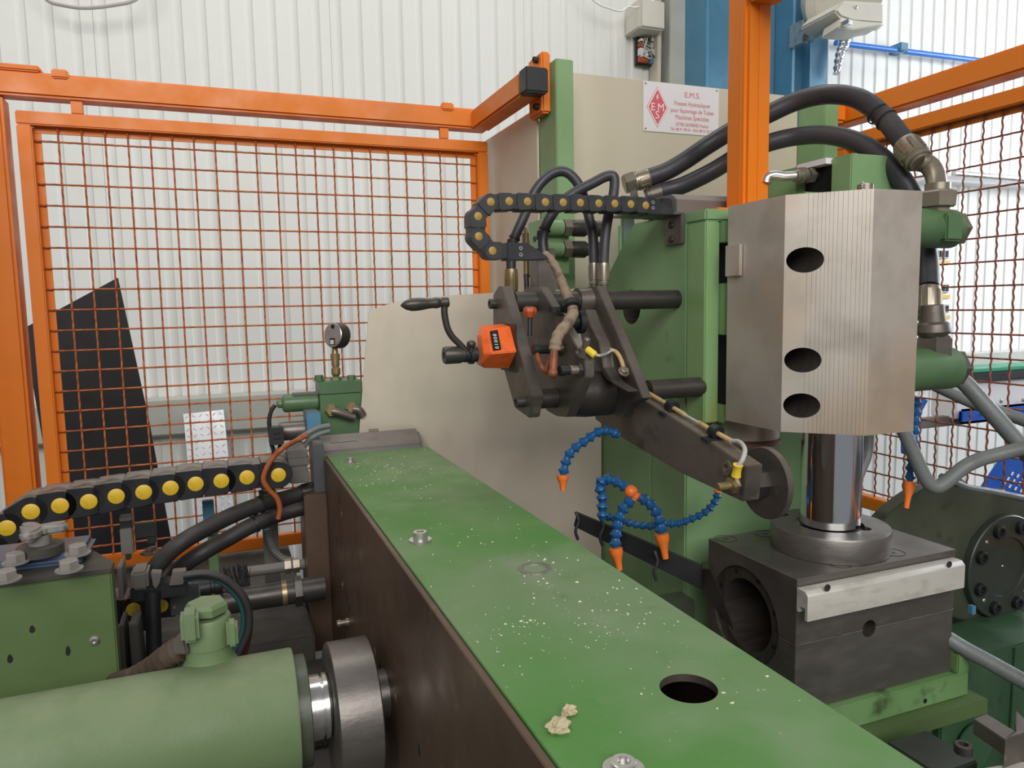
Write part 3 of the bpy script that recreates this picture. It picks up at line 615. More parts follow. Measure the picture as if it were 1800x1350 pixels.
socket('bolt', pD(1693, 1323, .97), ZA, .011, .012, 'steel_dark', bs)
br = thing('stop_bracket', pD(1760, 1300, .98), 'brown bent steel stop at the lower right corner', 'bracket')
c0 = pD(1738, 1262, 1.0)
t0 = [pZ(x, y, c0.z) for x, y in ((1711, 1263), (1734, 1254), (1785, 1285), (1766, 1300))]
m = MB(); m.ext(t0, (0, 0, -.022)); mk('arm', m, 'steel', br, .001)
t1 = [pZ(x, y, c0.z+.0002) for x, y in ((1766, 1300), (1786, 1285), (1880, 1262), (1880, 1290))]
m = MB(); m.ext([t1[0], t1[1], t1[1]+V((.05, .035, 0)), t1[0]+V((.06, .0, 0))], (0, 0, -.15)); mk('upright', m, 'steel', br, .001)
p = pD(1788, 1303, .975); m = MB(); m.rev(p, (-.3, -1, 0), [(0, .0075), (.002, .0075), (.002, .005), (-.002, .004)], 16); mk('hole', m, 'dark', br)
m = MB(); p = pD(1736, 1346, .96); m.ext([pZ(x, y, p.z) for x, y in ((1730, 1349), (1800, 1338), (1850, 1345), (1850, 1420), (1740, 1400))], (0, 0, -.02)); tag(mk('pale_ledge', m, 'alu', bevel=.001), 'pale metal edge just showing at the lower right border', 'bar')
# right disc unit
du = thing('rotary_unit', (1.4, 1.0, 1.0), 'dark green end plate with a bolted round flange at the right', 'machine part')
op = [(1545, 935), (1550, 918), (1568, 898), (1600, 874), (1625, 858), (1668, 853), (1700, 860), (1806, 884), (1806, 1118), (1740, 1106), (1600, 1060), (1550, 1010)]
m = MB(); m.ext([pY(x, y, .975) for x, y in op], (0, .03, 0)); mk('end_plate', m, 'green_dark', du, .002)
fc = V((1.4157, .974, 1.0706))
m = MB(); m.rev(fc, (0, -1, 0), [(0, .104), (.012, .104), (.014, .102), (.014, .060), (.010, .058), (.010, .02), (.006, .004), (.006, 0)], 64); mk('flange', m, 'black_green', du, smooth=30)
for k in range(8):
    a = math.radians(22.5+45*k); p = fc+V((math.cos(a)*.083, -.014, math.sin(a)*.083)); socket('bolt', p, (0, -1, 0), .0125, .010, 'black', du)
for a in (135, 225, 45, -45):
    a = math.radians(a-.0); p = fc+V((math.cos(a)*.083, -.014, math.sin(a)*.083)); m = MB(); m.rev(p, (0, -1, 0), [(0, .004), (.001, .003)], 10); mk('pin', m, 'bright', du)
m = MB(); m.rev(fc+V((0, -.006, 0)), (0, -1, 0), [(0, .0025), (.002, .001)], 8); mk('centre_pin', m, 'bright', du)
m = MB(); m.box(1.14, 1.2, .93, .973, .974, 1.06); mk('dark_block', m, 'black', du, .004)
m = MB(); a = pD(1722, 1077, 1.33); m.box(a.x-.005, a.x+.005, a.y+.01, a.y+.02, a.z-.008, a.z+.008); mk('blue_tab', m, 'bluepaint', du, .001)
cd = thing('sheathed_cable', pD(1740, 860, 1.4), 'grey sheathed cable clipped along the top of the dark green end plate', 'cable')
m = MB(); m.tube([pY(x, y, .99) for x, y in ((1655, 838), (1672, 845), (1700, 857), (1740, 864), (1780, 872), (1840, 884))], .007, 10); mk('cable', m, 'hose_grey', cd)
for x, y in ((1680, 848), (1752, 867)):
    m = MB(); m.blob(pY(x, y, 1.015), .014, 2, (1.5, .8, .7), .5); mk('clip', m, 'black', cd, smooth=0)
# valves right of ram: two banjo fittings with hex plugs
def banjo(x, y, dep, label, up, r=.03):
    c = pD(x, y, dep); t = thing('banjo_fitting', c, label, 'pipe fitting')
    m = MB(); m.rev(V((.9635, c.y, c.z)), XA, [(0, r*.9), (.003, r), (c.x+.030-.9635, r), (c.x+.033-.9635, r*.92)], 40); mk('body', m, 'green_deep', t)
    m = MB(); m.rev(c+V((.034, 0, 0)), XA, [(0, r*.86), (.014, r*.9), (.017, r*.8)], 6); mk('hex_plug', m, 'nickel' if up else 'steel', t, smooth=20)
    return t, c
t1_, c1 = banjo(1645, 402, 1.19, 'green banjo fitting with hex plug at the top right of the ram block', True, .031)
t2_, c2 = banjo(1642, 648, 1.19, 'green banjo fitting with hex plug at the lower right of the ram block', False, .034)
m = MB(); v = -FF; m.box(c1.x-.018, c1.x+.018, c1.y-.034, c1.y-.02, c1.z-.022, c1.z+.02); mk('flat_boss', m, 'green_deep', t1_, .003)
m = MB(); m.rev(c1+V((0, 0, .024)), ZA, [(0, .02), (.01, .02), (.0102, .029), (.032, .030), (.035, .024)], 6); mk('union_nut', m, 'nickel', t1_, smooth=20)
m = MB(); m.rev(c2+V((-.002, 0, .018)), ZA, [(0, .027), (.03, .027), (.036, .022)], 6); mk('union_nut', m, 'steel', t2_, smooth=20)
m = MB(); m.rev(c2+V((-.006, 0, .052)), (-.06, 0, 1), [(0, .02), (.008, .026), (.02, .024), (.024, .019), (.05, .0165)], 24); mk('swivel', m, 'steel', t2_)
# ---- big hoses
def hose(name, pts, r, m_, label, cat='hose', n=16, seg=8):
    t = thing(name, pts[len(pts)//2], label, cat); mb = MB(); mb.tube(pts, r, n, seg=seg); mk('hose', mb, m_, t, smooth=60); return t
def ferrule(t, p, d, r, L, mm='nickel', ridges=True):
    mb = MB(); d = V(d).normalized()
    mb.rev(p, d, [(0, r*.96), (.002, r), (L*.7, r), (L*.72, r*.93), (L*.8, r*.93), (L*.82, r*1.0), (L*.9, r*.97), (L*.92, r*.8), (L, r*.78)], 24)
    if ridges:
        a = d.orthogonal().normalized(); c = d.cross(a)
        for k in range(8):
            q = a*math.cos(k*math.pi/4)+c*math.sin(k*math.pi/4); w = d.cross(q)
            mb.ext([p+d*(L*.12)+q*(r*.98)-w*(r*.16), p+d*(L*.62)+q*(r*.98)-w*(r*.16), p+d*(L*.62)+q*(r*.98)+w*(r*.16), p+d*(L*.12)+q*(r*.98)+w*(r*.16)], q*(r*.1))
    return mk('ferrule', mb, mm, t, smooth=30)
P = [pD(1137, 313, 1.5), pD(1170, 302, 1.5), pD(1205, 282, 1.49), pD(1245, 255, 1.47), pD(1300, 222, 1.46), pD(1345, 203, 1.44), pD(1400, 178, 1.42), pD(1455, 166, 1.38), pD(1510, 174, 1.34), pD(1555, 208, 1.3), pD(1592, 254, 1.26)]
h1 = hose('hydraulic_hose', P, .0178, 'rubber', 'thick black hydraulic hose arching highest over the ram block')
ferrule(h1, P[-1]-(P[-1]-P[-2]).normalized()*.002, P[-1]-P[-2], .0215, .052)
e0 = P[-1]+(P[-1]-P[-2]).normalized()*.045
m = MB(); m.tube([e0, pD(1632, 290, 1.235), pD(1643, 306, 1.22), pD(1647, 325, 1.205), pD(1648, 345, 1.195)], .0155, 16); mk('elbow', m, 'nickel', h1, smooth=60)
m = MB(); m.rev(pD(1648, 336, 1.2), (0, 0, -1), [(-.012, .019), (-.002, .019), (.0, .0235), (.003, .0235), (.0035, .018), (.02, .018)], 28); mk('collar', m, 'nickel', h1)
ferrule(h1, P[0]+(P[1]-P[0]).normalized()*.004, P[0]-P[1], .019, .036)
m = MB(); m.rev(pD(1104, 322, 1.5), P[0]-P[1], [(-.014, .021), (.006, .021), (.009, .017)], 6); mk('nut', m, 'nickel', h1, smooth=20)
m = MB(); m.ring(P[-3].lerp(P[-2], .75)-V((.003, 0, 0)), P[-2]-P[-3], .0178, .0195, .004, 24); m.ring(P[-2].lerp(P[-1], .05), P[-2]-P[-3], .0178, .0195, .003, 24); mk('cable_tie', m, 'black', h1)
P = [pD(1165, 336, 1.5), pD(1200, 326, 1.49), pD(1250, 302, 1.47), pD(1300, 272, 1.46), pD(1345, 253, 1.44), pD(1400, 240, 1.42), pD(1460, 238, 1.38), pD(1520, 256, 1.33), pD(1570, 298, 1.29), pD(1603, 345, 1.27), pD(1622, 400, 1.26), pD(1630, 460, 1.24), pD(1632, 505, 1.22)]
h2 = hose('hydraulic_hose', P, .0172, 'rubber', 'thick black hydraulic hose passing under the highest one and down behind the ram block')
ferrule(h2, P[-1], pD(1632, 560, 1.21)-P[-1], .0185, .06)
ferrule(h2, P[0]+V((.004, 0, 0)), P[0]-P[1], .0175, .04, 'steel')
m = MB(); m.rev(pD(1122, 346, 1.5), P[0]-P[1], [(0, .018), (.014, .018)], 6); mk('nut', m, 'steel', h2, smooth=20)
for i, (pp, r, lab) in enumerate(((((1640, 640, 1.3), (1690, 668, 1.3), (1740, 722, 1.28), (1800, 790, 1.26), (1870, 872, 1.24), (1940, 960, 1.2)), .0145, 'grey hose running straight down to the right edge from the lower banjo fitting'),
        (((1610, 660, 1.42), (1660, 685, 1.42), (1720, 712, 1.42), (1770, 728, 1.42), (1850, 765, 1.36), (1930, 850, 1.28)), .0115, 'thinner grey hose behind the straight one at the right edge'),
        (((1560, 700, 1.22), (1590, 760, 1.22), (1610, 806, 1.22), (1628, 843, 1.22), (1644, 856, 1.22), (1662, 848, 1.22), (1700, 818, 1.22), (1750, 800, 1.22), (1850, 784, 1.2), (1940, 830, 1.15)), .0115, 'grey hose sharply kinked into a V below the ram block'),
        (((1640, 1105, 1.22), (1690, 1137, 1.2), (1750, 1170, 1.17), (1850, 1228, 1.12), (1900, 1270, 1.1)), .0125, 'grey hose lying across the dark pedestal below the round flange'))):
    hose('grey_hose', [pD(*q) for q in pp]+[V((1.25+.03*i, .46-.04*i, .8)), V((1.22+.03*i, .45-.04*i, .662))], r, 'hose_grey', lab, n=14)
m = MB(); m.tube([pD(1528, 700, 1.28), pD(1525, 790, 1.28), pD(1514, 825, 1.27), pD(1500, 860, 1.26), pD(1490, 912, 1.25)], .009, 10); tag(mk('short_hose', m, 'hose_grey'), 'short grey hose just right of the chrome rod', 'hose')
# ---- drag chain maker
def chain(name, label, pins, wdt, h, body, pinm, pr_, first_dir, parent=None, axis=YA):
    t = thing(name, pins[len(pins)//2], label, 'drag chain')
    L = (pins[1]-pins[0]).length
    mb = MB(); hh = h/2; n = 9
    back = [V((-math.cos(math.radians(-90+180*k/n))*hh*.98, 0, math.sin(math.radians(-90+180*k/n))*hh*.98)) for k in range(n+1)]
    outer = back+[V((L*.50, 0, hh)), V((L*.60, 0, hh*.8)), V((L*.62, 0, -hh*.6)), V((L*.55, 0, -hh))]
    mb.ext([V((p.x, -wdt/2, p.z)) for p in outer], (0, wdt, 0))
    fr_ = [V((L+math.cos(math.radians(-90+180*k/n))*hh*.62, 0, math.sin(math.radians(-90+180*k/n))*hh*.86)) for k in range(n+1)]
    inner = [V((L*.35, 0, -hh*.9))]+fr_+[V((L*.35, 0, hh*.9))]
    mb.ext([V((p.x, -wdt/2+h*.06, p.z)) for p in inner], (0, wdt-h*.12, 0))
    mb.ext([V((-hh*.35, -wdt*.42, hh*.97)), V((L*.55, -wdt*.42, hh*.97)), V((L*.55, wdt*.42, hh*.97)), V((-hh*.35, wdt*.42, hh*.97))], (0, 0, h*.035))
    b = mb.b; bmesh.ops.recalc_face_normals(b, faces=b.faces)
    es = [e for e in b.edges if len(e.link_faces) == 2 and e.calc_face_angle(0) > .7]
    bmesh.ops.bevel(b, geom=es, offset=h*.025, segments=1, affect='EDGES', clamp_overlap=True)
    me = bpy.data.meshes.new('link'); b.to_mesh(me); b.free(); me.materials.append(MT[body]); me.shade_smooth(); me.set_sharp_from_angle(angle=math.radians(35))
    mp = MB(); mp.rev(V((0, -wdt/2-h*.03, 0)), YA, [(0, pr_*.86), (h*.02, pr_), (wdt+h*.04, pr_), (wdt+h*.06, pr_*.86)], 24)
    bmesh.ops.recalc_face_normals(mp.b, faces=mp.b.faces); mpe = bpy.data.meshes.new('pin'); mp.b.to_mesh(mpe); mpe.materials.append(MT[pinm]); mpe.shade_smooth(); mpe.set_sharp_from_angle(angle=math.radians(35))
    for a, c in zip(pins, pins[1:]):
        x = (c-a).normalized(); y = axis; z = x.cross(y).normalized()
        M = Matrix(((x.x, y.x, z.x, a.x), (x.y, y.y, z.y, a.y), (x.z, y.z, z.z, a.z), (0, 0, 0, 1)))
        o = link('link', me, None, t, M); link('pin', mpe, None, o, M)
    return t
YC = 1.1
px_small = [(1127, 363), (1101, 361), (1073, 360), (1045, 359.5), (1013, 358.5), (983, 358), (952, 357.5), (921, 356.5), (889, 356), (857, 357), (835, 382), (836, 417), (860, 442), (891, 442)]
pins = [pY(x, y, YC) for x, y in px_small]
sc = chain('drag_chain', 'small black drag chain with dull yellow pins hooked left above the clamp plates', pins, .03, .0265, 'plastic', 'pin_gold', .0063, None)
a = pins[-1]; m = MB(); m.ext([a+V((-.004, -.0155, z)) if False else V((a.x+x, a.y-.0155, a.z+z)) for x, z in ((-.005, .013), (.03, .012), (.062, -.008), (.066, -.013), (-.005, -.0145))], (0, .031, 0)); mk('end_bracket', m, 'plastic', sc, .001)
a = pins[0]; m = MB(); m.ext([V((a.x+x, a.y-.0155, a.z+z)) for x, z in ((.004, .014), (.018, .013), (.055, -.006), (.055, -.014), (.004, -.014))], (0, .031, 0)); mk('end_bracket', m, 'plastic', sc, .001)
for c0_, dz in ((pins[-1]+V((.017, -.0155, .004)), 0), (pins[-1]+V((.017, -.0155, -.006)), 0), (pins[0]+V((.013, -.0155, .005)), 0), (pins[0]+V((.013, -.0155, -.004)), 0)):
    m = MB(); m.ring(c0_, (0, -1, 0), .0016, .003, .0012, 14); mk('screw', m, 'bright', sc)
# channel guide behind it
cg = thing('cable_channel', (.77, 1.12, 1.76), 'grey bent sheet channel beside the foot of the orange post', 'channel')
p0, p1 = pY(1192, 380, 1.2), pY(1275, 372, 1.2)
a, b = V((.74, 1.17, 1.757)), V((.90, 1.17, 1.757))
m = MB(); m.ext([V((.778, 1.155, 1.757)), V((.778, 1.155, 1.786)), V((.778, 1.172, 1.798)), V((.778, 1.25, 1.798)), V((.778, 1.25, 1.757))], (.20, 0, 0)); mk('channel', m, 'grey_plastic', cg, .001)
m = MB(); m.box(.755, .7775, 1.17, 1.235, 1.758, 1.79); mk('opening_shade', m, 'black', cg, .002)  # solid black block painted as shade in the channel mouth
# ================================================================== CLAMP ARM ASSEMBLY
def zc(a, b): return 700+a/4.5, 480+b/4.5
def xpoly(pts, c): return [pX(x, y, c) for x, y in pts]
arm = thing('clamp_arm', (.55, 1.1, 1.38), 'dark steel swing arm of three bolted plates and a long sloping bar', 'machine arm')
m = MB(); m.ext(xpoly([zc(*p) for p in ((750, 170), (790, 105), (822, 105), (1062, 975), (1032, 1147), (920, 1065), (835, 760), (750, 480))], .43), (.0185, 0, 0)); mk('outer_plate', m, 'steel', arm, .0012)
m = MB(); m.ext(xpoly([zc(*p) for p in ((985, 150), (1010, 110), (1120, 110), (1478, 690), (1478, 822), (1335, 1140), (1250, 1132), (1175, 1090), (1000, 900), (900, 500))], .487), (.0155, 0, 0)); mk('middle_plate', m, 'steel', arm, .0012)
m = MB(); m.ext(xpoly(((1014, 560), (1018, 515), (1035, 503), (1049, 503), (1098, 618), (1130, 700), (1108, 712), (1095, 735), (1048, 720)), .588), (.0165, 0, 0)); mk('inner_plate', m, 'steel', arm, .0012)
m = MB(); m.ext(xpoly(((1048, 658), (1075, 668), (1100, 683), (1247, 775), (1311, 820), (1305, 882), (1200, 833), (1080, 762), (1046, 737)), .6315), (.028, 0, 0)); mk('bar', m, 'steel_bar', arm, .0012)
lv = [(1029, 545), (1038, 573), (1052, 600), (1057, 622), (1061, 646), (1077, 672), (1104, 689)]
L = xpoly(lv, .562); m = MB(); m.ext([p for p in L]+[p+V((0, .02, .002)) for p in L[::-1]], (.02, 0, 0)); mk('curved_lever', m, 'steel', arm, .001)
hexbolt('bolt', pX(1077, 660, .56)+V((.012, -.012, .006)), (0, -.75, .65), .0065, .006, 'nickel', arm)
m = MB(); m.cyl((.4487, 1.13, 1.607), (.765, 1.13, 1.607), .0165, n=32); mk('upper_rod', m, 'steel_dark', arm)
m = MB(); m.rev((.563, 1.13, 1.607), XA, [(0, .0165), (.0, .0215), (.0245, .0225)], 32); mk('rod_boss', m, 'steel', arm)
lr = pX(938, 702, .449); m = MB(); m.cyl((.4487, lr.y, lr.z), (.4865, lr.y, lr.z), .0155, n=28); mk('lower_spacer', m, 'steel_dark', arm)
socket('cap_screw', pX(872, 534, .43), (-1, 0, 0), .0085, .012, 'steel_dark', arm)
socket('cap_screw', pX(921, 706, .43), (-1, 0, 0), .0085, .014, 'steel_dark', arm)
m = MB(); c = pX(1036, 694, .55); m.rev(V((.5035, c.y+.01, c.z)), XA, [(0, .033), (.04, .037), (.084, .037)], 36); mk('pivot_hub', m, 'steel_dark', arm)
m = MB(); c = pX(1012, 566, .53); m.rev(V((.522, c.y, c.z)), XA, [(0, .012), (.01, .012), (.010, .019), (.02, .019), (.022, .014)], 24); mk('roller', m, 'black', arm)
m = MB(); m.ext(xpoly(((1020, 551), (1028, 549), (1031, 570), (1029, 584), (1022, 580)), .545), (.008, .012, 0)); mk('stop_pad', m, 'steel', arm, .001)
m = MB(); m.cyl((.66, 1.062, 1.456), (.766, 1.062, 1.456), .0168, n=30); mk('lower_rod', m, 'steel_dark', arm)
# tip of bar: wheel, nut, ring
wh = pX(1347, 848, .70)
m = MB(); m.cyl((.66, wh.y, wh.z), (.70, wh.y, wh.z), .012, n=20); m.rev((.66, wh.y, wh.z), XA, [(0, .015), (.02, .02), (.034, .02)], 6); mk('axle', m, 'steel_dark', arm)
m = MB(); m.rev((.694, wh.y, wh.z), XA, [(0, .0495), (.0008, .0505), (.009, .0505), (.0098, .0495)], 72); mk('wheel', m, 'steel', arm, label='thin round steel wheel at the arm tip')
m = MB(); m.ring(pX(1279, 823, .6315), (-1, 0, 0), .0055, .0105, .003, 28); mk('ring', m, 'nickel', arm)
p = pX(1293, 852, .6315); m = MB(); m.rev(p, (-1, 0, 0), [(0, .0115), (.0095, .0115), (.0105, .009)], 6); m.rev(p, (-1, 0, 0), [(.0106, .0055), (.028, .0055), (.029, .0045)], 16); mk('stud_nut', m, 'brass', arm, smooth=25)
# bar holding the chain end
m = MB(); a = pY(945, 505, 1.2); b = pY(964, 440, 1.2); m.box(a.x, a.x+.035, 1.2, 1.235, 1.575, 1.70); mk('upright_block', m, 'steel', arm, .0015)
# position counter
ct = thing('position_counter', (.39, 1.1, 1.53), 'bright orange five sided position counter on the outer clamp plate', 'counter')
Rr = [pX(898, 574, .4285), pX(908.5, 618, .4285), pX(895.5, 648, .4285)]
Ll = [pX(857, 578, .387), pX(864.5, 622, .387), pX(850, 647, .387)]
E_ = [pY(846, 591, 1.092), pY(850, 622, 1.083), pY(846, 638, 1.098)]
bk = [p+V((0, .035, .004)) for p in (Rr[0], Rr[2], Ll[0], Ll[2])]+[E_[0]+V((0, .02, 0)), E_[2]+V((0, .02, 0))]
m = MB(); m.hull(Rr+Ll+E_+bk); mk('housing', m, 'red', ct, .0012, smooth=20)
OFF = .0016
def on(u, v, o=0): # on face T-R: u along X 0..1 (left->right), v down 0..1
    a = Ll[0].lerp(Rr[0], u); b = Ll[1].lerp(Rr[1], u); return a.lerp(b, v)+nf*(o+OFF)
nf = (Ll[1]-Ll[0]).cross(Rr[0]-Ll[0]).normalized(); nf = nf if nf.y < 0 else -nf
m = MB(); m.ext([on(.05, .12, .0002), on(.38, .10, .0002), on(.38, .88, .0002), on(.05, .90, .0002)], nf*.001); wn_ = mk('window', m, 'dark', ct, .0004)
ux_ = (on(.2, 1)-on(.2, 0)).normalized(); uz_ = nf; uy_ = uz_.cross(ux_)
for k, ch in enumerate('010081'):
    P_ = on(.22, .80-.125*k, .0015); R_ = Matrix(((-ux_.x, -uy_.x, uz_.x, 0), (-ux_.y, -uy_.y, uz_.y, 0), (-ux_.z, -uy_.z, uz_.z, 0), (0, 0, 0, 1)))
    text('digit', ch, .0085, P_, 'white' if k < 5 else 'redc', ct, rot=R_, ext=.0001)
m = MB(); cA = pX(862, 612, .4285); m.box(.4287-.001, .43, Rr[1].y+.004, Rr[1].y+.07, Rr[2].z-.004, Rr[0].z+.004); mk('gasket', m, 'black', ct)
ax_y, ax_z = 1.105, pY(845, 622, 1.105).z
m = MB(); m.rev((.374, ax_y, ax_z), (-1, 0, 0), [(0, .0125), (.006, .0125), (.0062, .0155), (.013, .0155), (.0132, .0125), (.02, .0125)], 28); mk('collar', m, 'black', ct)
ck = thing('crank_handle', (.33, 1.1, 1.5), 'blackened steel crank with a turned grip pointing left', 'crank handle')
m = MB(); m.rev((.3535, ax_y, ax_z), (-1, 0, 0), [(0, .012), (.006, .0122), (.0062, .0135), (.03, .0140), (.033, .0125), (.033, .0055), (.022, .005), (.022, 0)], 28); hb = mk('hub', m, 'steel_dark', ck)
Pc = [pY(x, y, 1.1) for x, y in ((819, 617), (808, 605), (795, 592), (787, 578), (782.5, 560), (781, 545), (782, 530))]
m = MB(); m.tube(Pc, .0052, 12); mk('arm', m, 'steel_dark', ck, smooth=60)
g1, g0 = pY(704, 537, 1.1), pY(788, 531, 1.1)
m = MB(); d_ = g1-g0; Lg = d_.length; m.rev(g0, d_, [(0, .0075), (Lg*.12, .0085), (Lg*.14, .007), (Lg*.19, .0068), (Lg*.2, .0078), (Lg*.28, .0085), (Lg*.34, .0075), (Lg*.45, .0082), (Lg*.62, .0098), (Lg*.78, .0098), (Lg*.9, .0068), (Lg*.97, .003), (Lg, .0005)], 24); mk('grip', m, 'steel_dark', ck, smooth=60)
p = pY(828, 606, 1.093); m = MB(); m.rev(p-V((0, 0, .012)), (.0, -.1, 1), [(0, .004), (.008, .004), (.009, .0062), (.013, .0075), (.017, .0062), (.019, .002)], 18); mk('clamp_screw', m, 'steel_dark', ck, smooth=60)
# orange T knob between the plates
kn = thing('orange_knob', pD(930, 590, 1.13), 'small dull orange push knob on a thin stem between the plates', 'knob')
p = pD(931, 590, 1.13); m = MB(); m.cyl(p, pD(931.5, 556, 1.13), .0038, n=12); mk('stem', m, 'black', kn)
m = MB(); m.rev(pD(931.5, 559, 1.13), UU, [(0, .006), (.009, .0112), (.014, .0112), (.0165, .008)], 8); mk('cap', m, 'red_dull', kn, smooth=20); m = MB(); m.rev(pD(931.5, 559, 1.13)+UU*.0166, UU, [(0, .008), (.003, .005)], 8); mk('cap_top', m, 'black', kn)
# braided cable, clamp, sensors
sl = thing('sensor_cable', pD(990, 540, 1.15), 'beige braided sensor cable hanging from the small drag chain to the clamp plates', 'cable')
Ps = [pD(*q) for q in ((958, 447, 1.2), (968, 456, 1.19), (978, 472, 1.18), (986, 492, 1.17), (995, 515, 1.15), (1004, 535, 1.13), (1007, 550, 1.12), (998, 568, 1.10), (983, 586, 1.085), (977, 602, 1.08), (975, 615, 1.08))]
m = MB(); m.tube(Ps, lambda t: .0062+.0026*min(1, t*1.6)+.0006*math.sin(t*85), 14, seg=8); mk('sleeve', m, 'sleeve', sl, smooth=60)
m = MB(); m.ring(pD(1004, 533, 1.13), (Ps[6]-Ps[5]), .0088, .0148, .011, 28); mk('clamp_ring', m, 'black', sl, .001)
m = MB(); a = pD(984, 545, 1.14); m.box(a.x-.014, a.x+.012, a.y-.004, a.y+.012, a.z-.004, a.z+.005); m.rev(a+V((-.004, -.004, 0)), (0, -1, 0), [(0, .004), (.003, .003)], 12); mk('clamp_foot', m, 'black', sl, .001)
m = MB(); m.tube([pD(975, 612, 1.078), pD(973, 635, 1.075), pD(972, 655, 1.07)], .0062, 12); m.blob(pD(972, 656, 1.07), .0078, 2); mk('brown_plug', m, 'brown_red', sl, smooth=60)
m = MB(); m.tube([pD(941, 612, 1.12), pD(946, 630, 1.11), pD(952, 645, 1.1), pD(959, 652, 1.09), pD(964, 640, 1.085), pD(968, 625, 1.08)], .0042, 10); mk('orange_lead', m, 'brown_red', sl, smooth=60)
for i, (x0_, x1_, y_, dd, lab) in enumerate(((937, 996, 615, 1.115, 'upper dark proximity sensor screwed through the middle plate'), (984, 1026, 652, 1.068, 'lower dark proximity sensor with a small bright label'))):
    t = thing('proximity_sensor', pD((x0_+x1_)/2, y_, dd), lab, 'sensor'); a, b = pD(x0_, y_, dd), pD(x1_, y_, dd-.0); d = (b-a); L_ = d.length; d = V((1, 0, 0))
    m = MB(); m.rev(a, d, [(0, .0078), (L_*.2, .0078), (L_*.22, .0066), (L_*.45, .0066)], 18); mk('connector', m, 'black', t)
    m = MB(); m.rev(a+d*(L_*.45), d, [(0, .0072), (L_*.4, .0072)], 18); mk('barrel', m, 'steel_dark' if i == 0 else 'nickel', t)
    m = MB(); m.rev(a+d*(L_*.82), d, [(0, .0105), (.005, .011)], 6 if i else 24); mk('nut', m, 'steel_dark', t)
# earthing cable with ring lugs
ec = thing('earth_cable', pX(1180, 710, .645), 'thin beige earthing cable clipped along the top of the sloping bar', 'cable')
n1 = pD(1026, 611, 1.08)
m = MB(); m.rev(n1-V((0, 0, .012)), (.05, -.35, 1), [(0, .013), (.004, .013), (.0042, .009), (.012, .009), (.0122, .0055), (.026, .0055), (.028, .004)], 16); mk('stud', m, 'steel', ec, smooth=25)
m = MB(); a, b = pD(1031, 613, 1.07), pD(1046, 625, 1.066); m.rev(a, b-a, [(0, .0045), (.002, .0055), (.015, .0058), (.0165, .0045)], 16); mk('crimp_sleeve', m, 'yellow', ec)
XB = .648
Pg = [pD(1045, 624, 1.066), pD(1056, 625, 1.07), pX(1066, 622, .560), pX(1076, 616, .572), pX(1082, 619, .578)]
m = MB(); m.tube(Pg, .0022, 8); mk('wire', m, 'cable_grey', ec, smooth=60)
Pb = [pX(x, y, (.578 if y < 652 else .60 if y < 668 else XB)) for x, y in ((1074, 615), (1084, 620), (1092, 634), (1097, 650), (1103, 666), (1116, 675), (1138, 690), (1160, 703), (1180, 715), (1204, 729))]
m = MB(); m.tube(Pb, .0036, 10); mk('sleeve', m, 'beige', ec, smooth=60)
m = MB(); m.tube([pX(x, y, XB) for x, y in ((1203, 729), (1230, 744))], .0022, 8); mk('wire', m, 'cable_grey', ec, smooth=60)
m = MB(); m.tube([pX(x, y, XB) for x, y in ((1228, 743), (1258, 760), (1287, 776))], .0038, 10); mk('sleeve', m, 'beige', ec, smooth=60)
m = MB(); m.tube([pX(1286, 775, XB), pX(1300, 777, XB), pX(1309, 789, .640), pX(1306, 806, .628), pX(1297, 820, .622)], .0032, 10); mk('wire', m, 'cable_grey', ec, smooth=60)
a, b = pX(1297.5, 817, .6225), pX(1293.5, 838, .6235); m = MB(); m.rev(a, b-a, [(0, .0066), (.004, .0055), (.013, .0058), (.017, .0066)], 18); mk('crimp_sleeve', m, 'yellow', ec)
m = MB(); m.ext([b+V((-.001, -.004, .001)), b+V((-.001, .004, .001)), b+V((.004, .005, -.012)), b+V((.004, -.005, -.012))], (.0015, 0, 0)); mk('lug', m, 'bright', ec)
for x, y in ((1110, 674), (1181, 715), (1258, 759)):
    p = pX(x, y, XB); dd = V((0, -.38, -.1)).normalized()
    m = MB(); m.ring(p-dd*.007, dd, .004, .0105, .014, 20); m.ext([p+V((-.022, .006, -.010)), p+V((.010, .006, -.010)), p+V((.010, -.010, -.013)), p+V((-.022, -.010, -.013))], (0, 0, .004)); mk('p_clip', m, 'black', ec, .0008)
# small hoses
ph = [(1.30, ((898, 474), (899, 445), (904, 420), (921, 381), (942, 334), (968, 307), (993, 302), (1014, 320), (1028, 352), (1036, 385), (1042, 415), (1044, 462)), 'thin black hose looping highest above the small drag chain, left one'),
      (1.27, ((956, 446), (954, 425), (957, 405), (966, 384), (985, 358), (1011, 338), (1042, 322), (1066, 310), (1079, 312), (1079, 338), (1070, 376), (1064, 415), (1061, 462)), 'thin black hose looping above the small drag chain, right one')]
for dd, pts, lab in ph:
    t = hose('small_hose', [pD(x, y, dd) for x, y in pts], .0088, 'rubber', lab, n=14)
    e = pD(*pts[-1], dd); ferrule(t, e, (0, 0, -1), .0095, .042)
    if dd == 1.30: ferrule(t, pD(898, 473, dd), (0, 0, -1), .0115, .055, 'brass')
    q = [pD(x, y, dd) for x, y in pts]; m = MB(); k = 2; m.ring(q[k], q[k+1]-q[k], .0088, .0105, .003, 20); m.ext([q[k]+V((-.012, -.0, .0)), q[k]+V((-.010, 0, .0)), q[k]+V((-.013, 0, -.016)), q[k]+V((-.015, 0, -.016))], (0, .002, 0)); mk('cable_tie', m, 'black', t)
bf = thing('brass_coupling', pD(924, 480, 1.34), 'slim brass coupling with a thin dark hose behind the left small hose', 'pipe fitting')
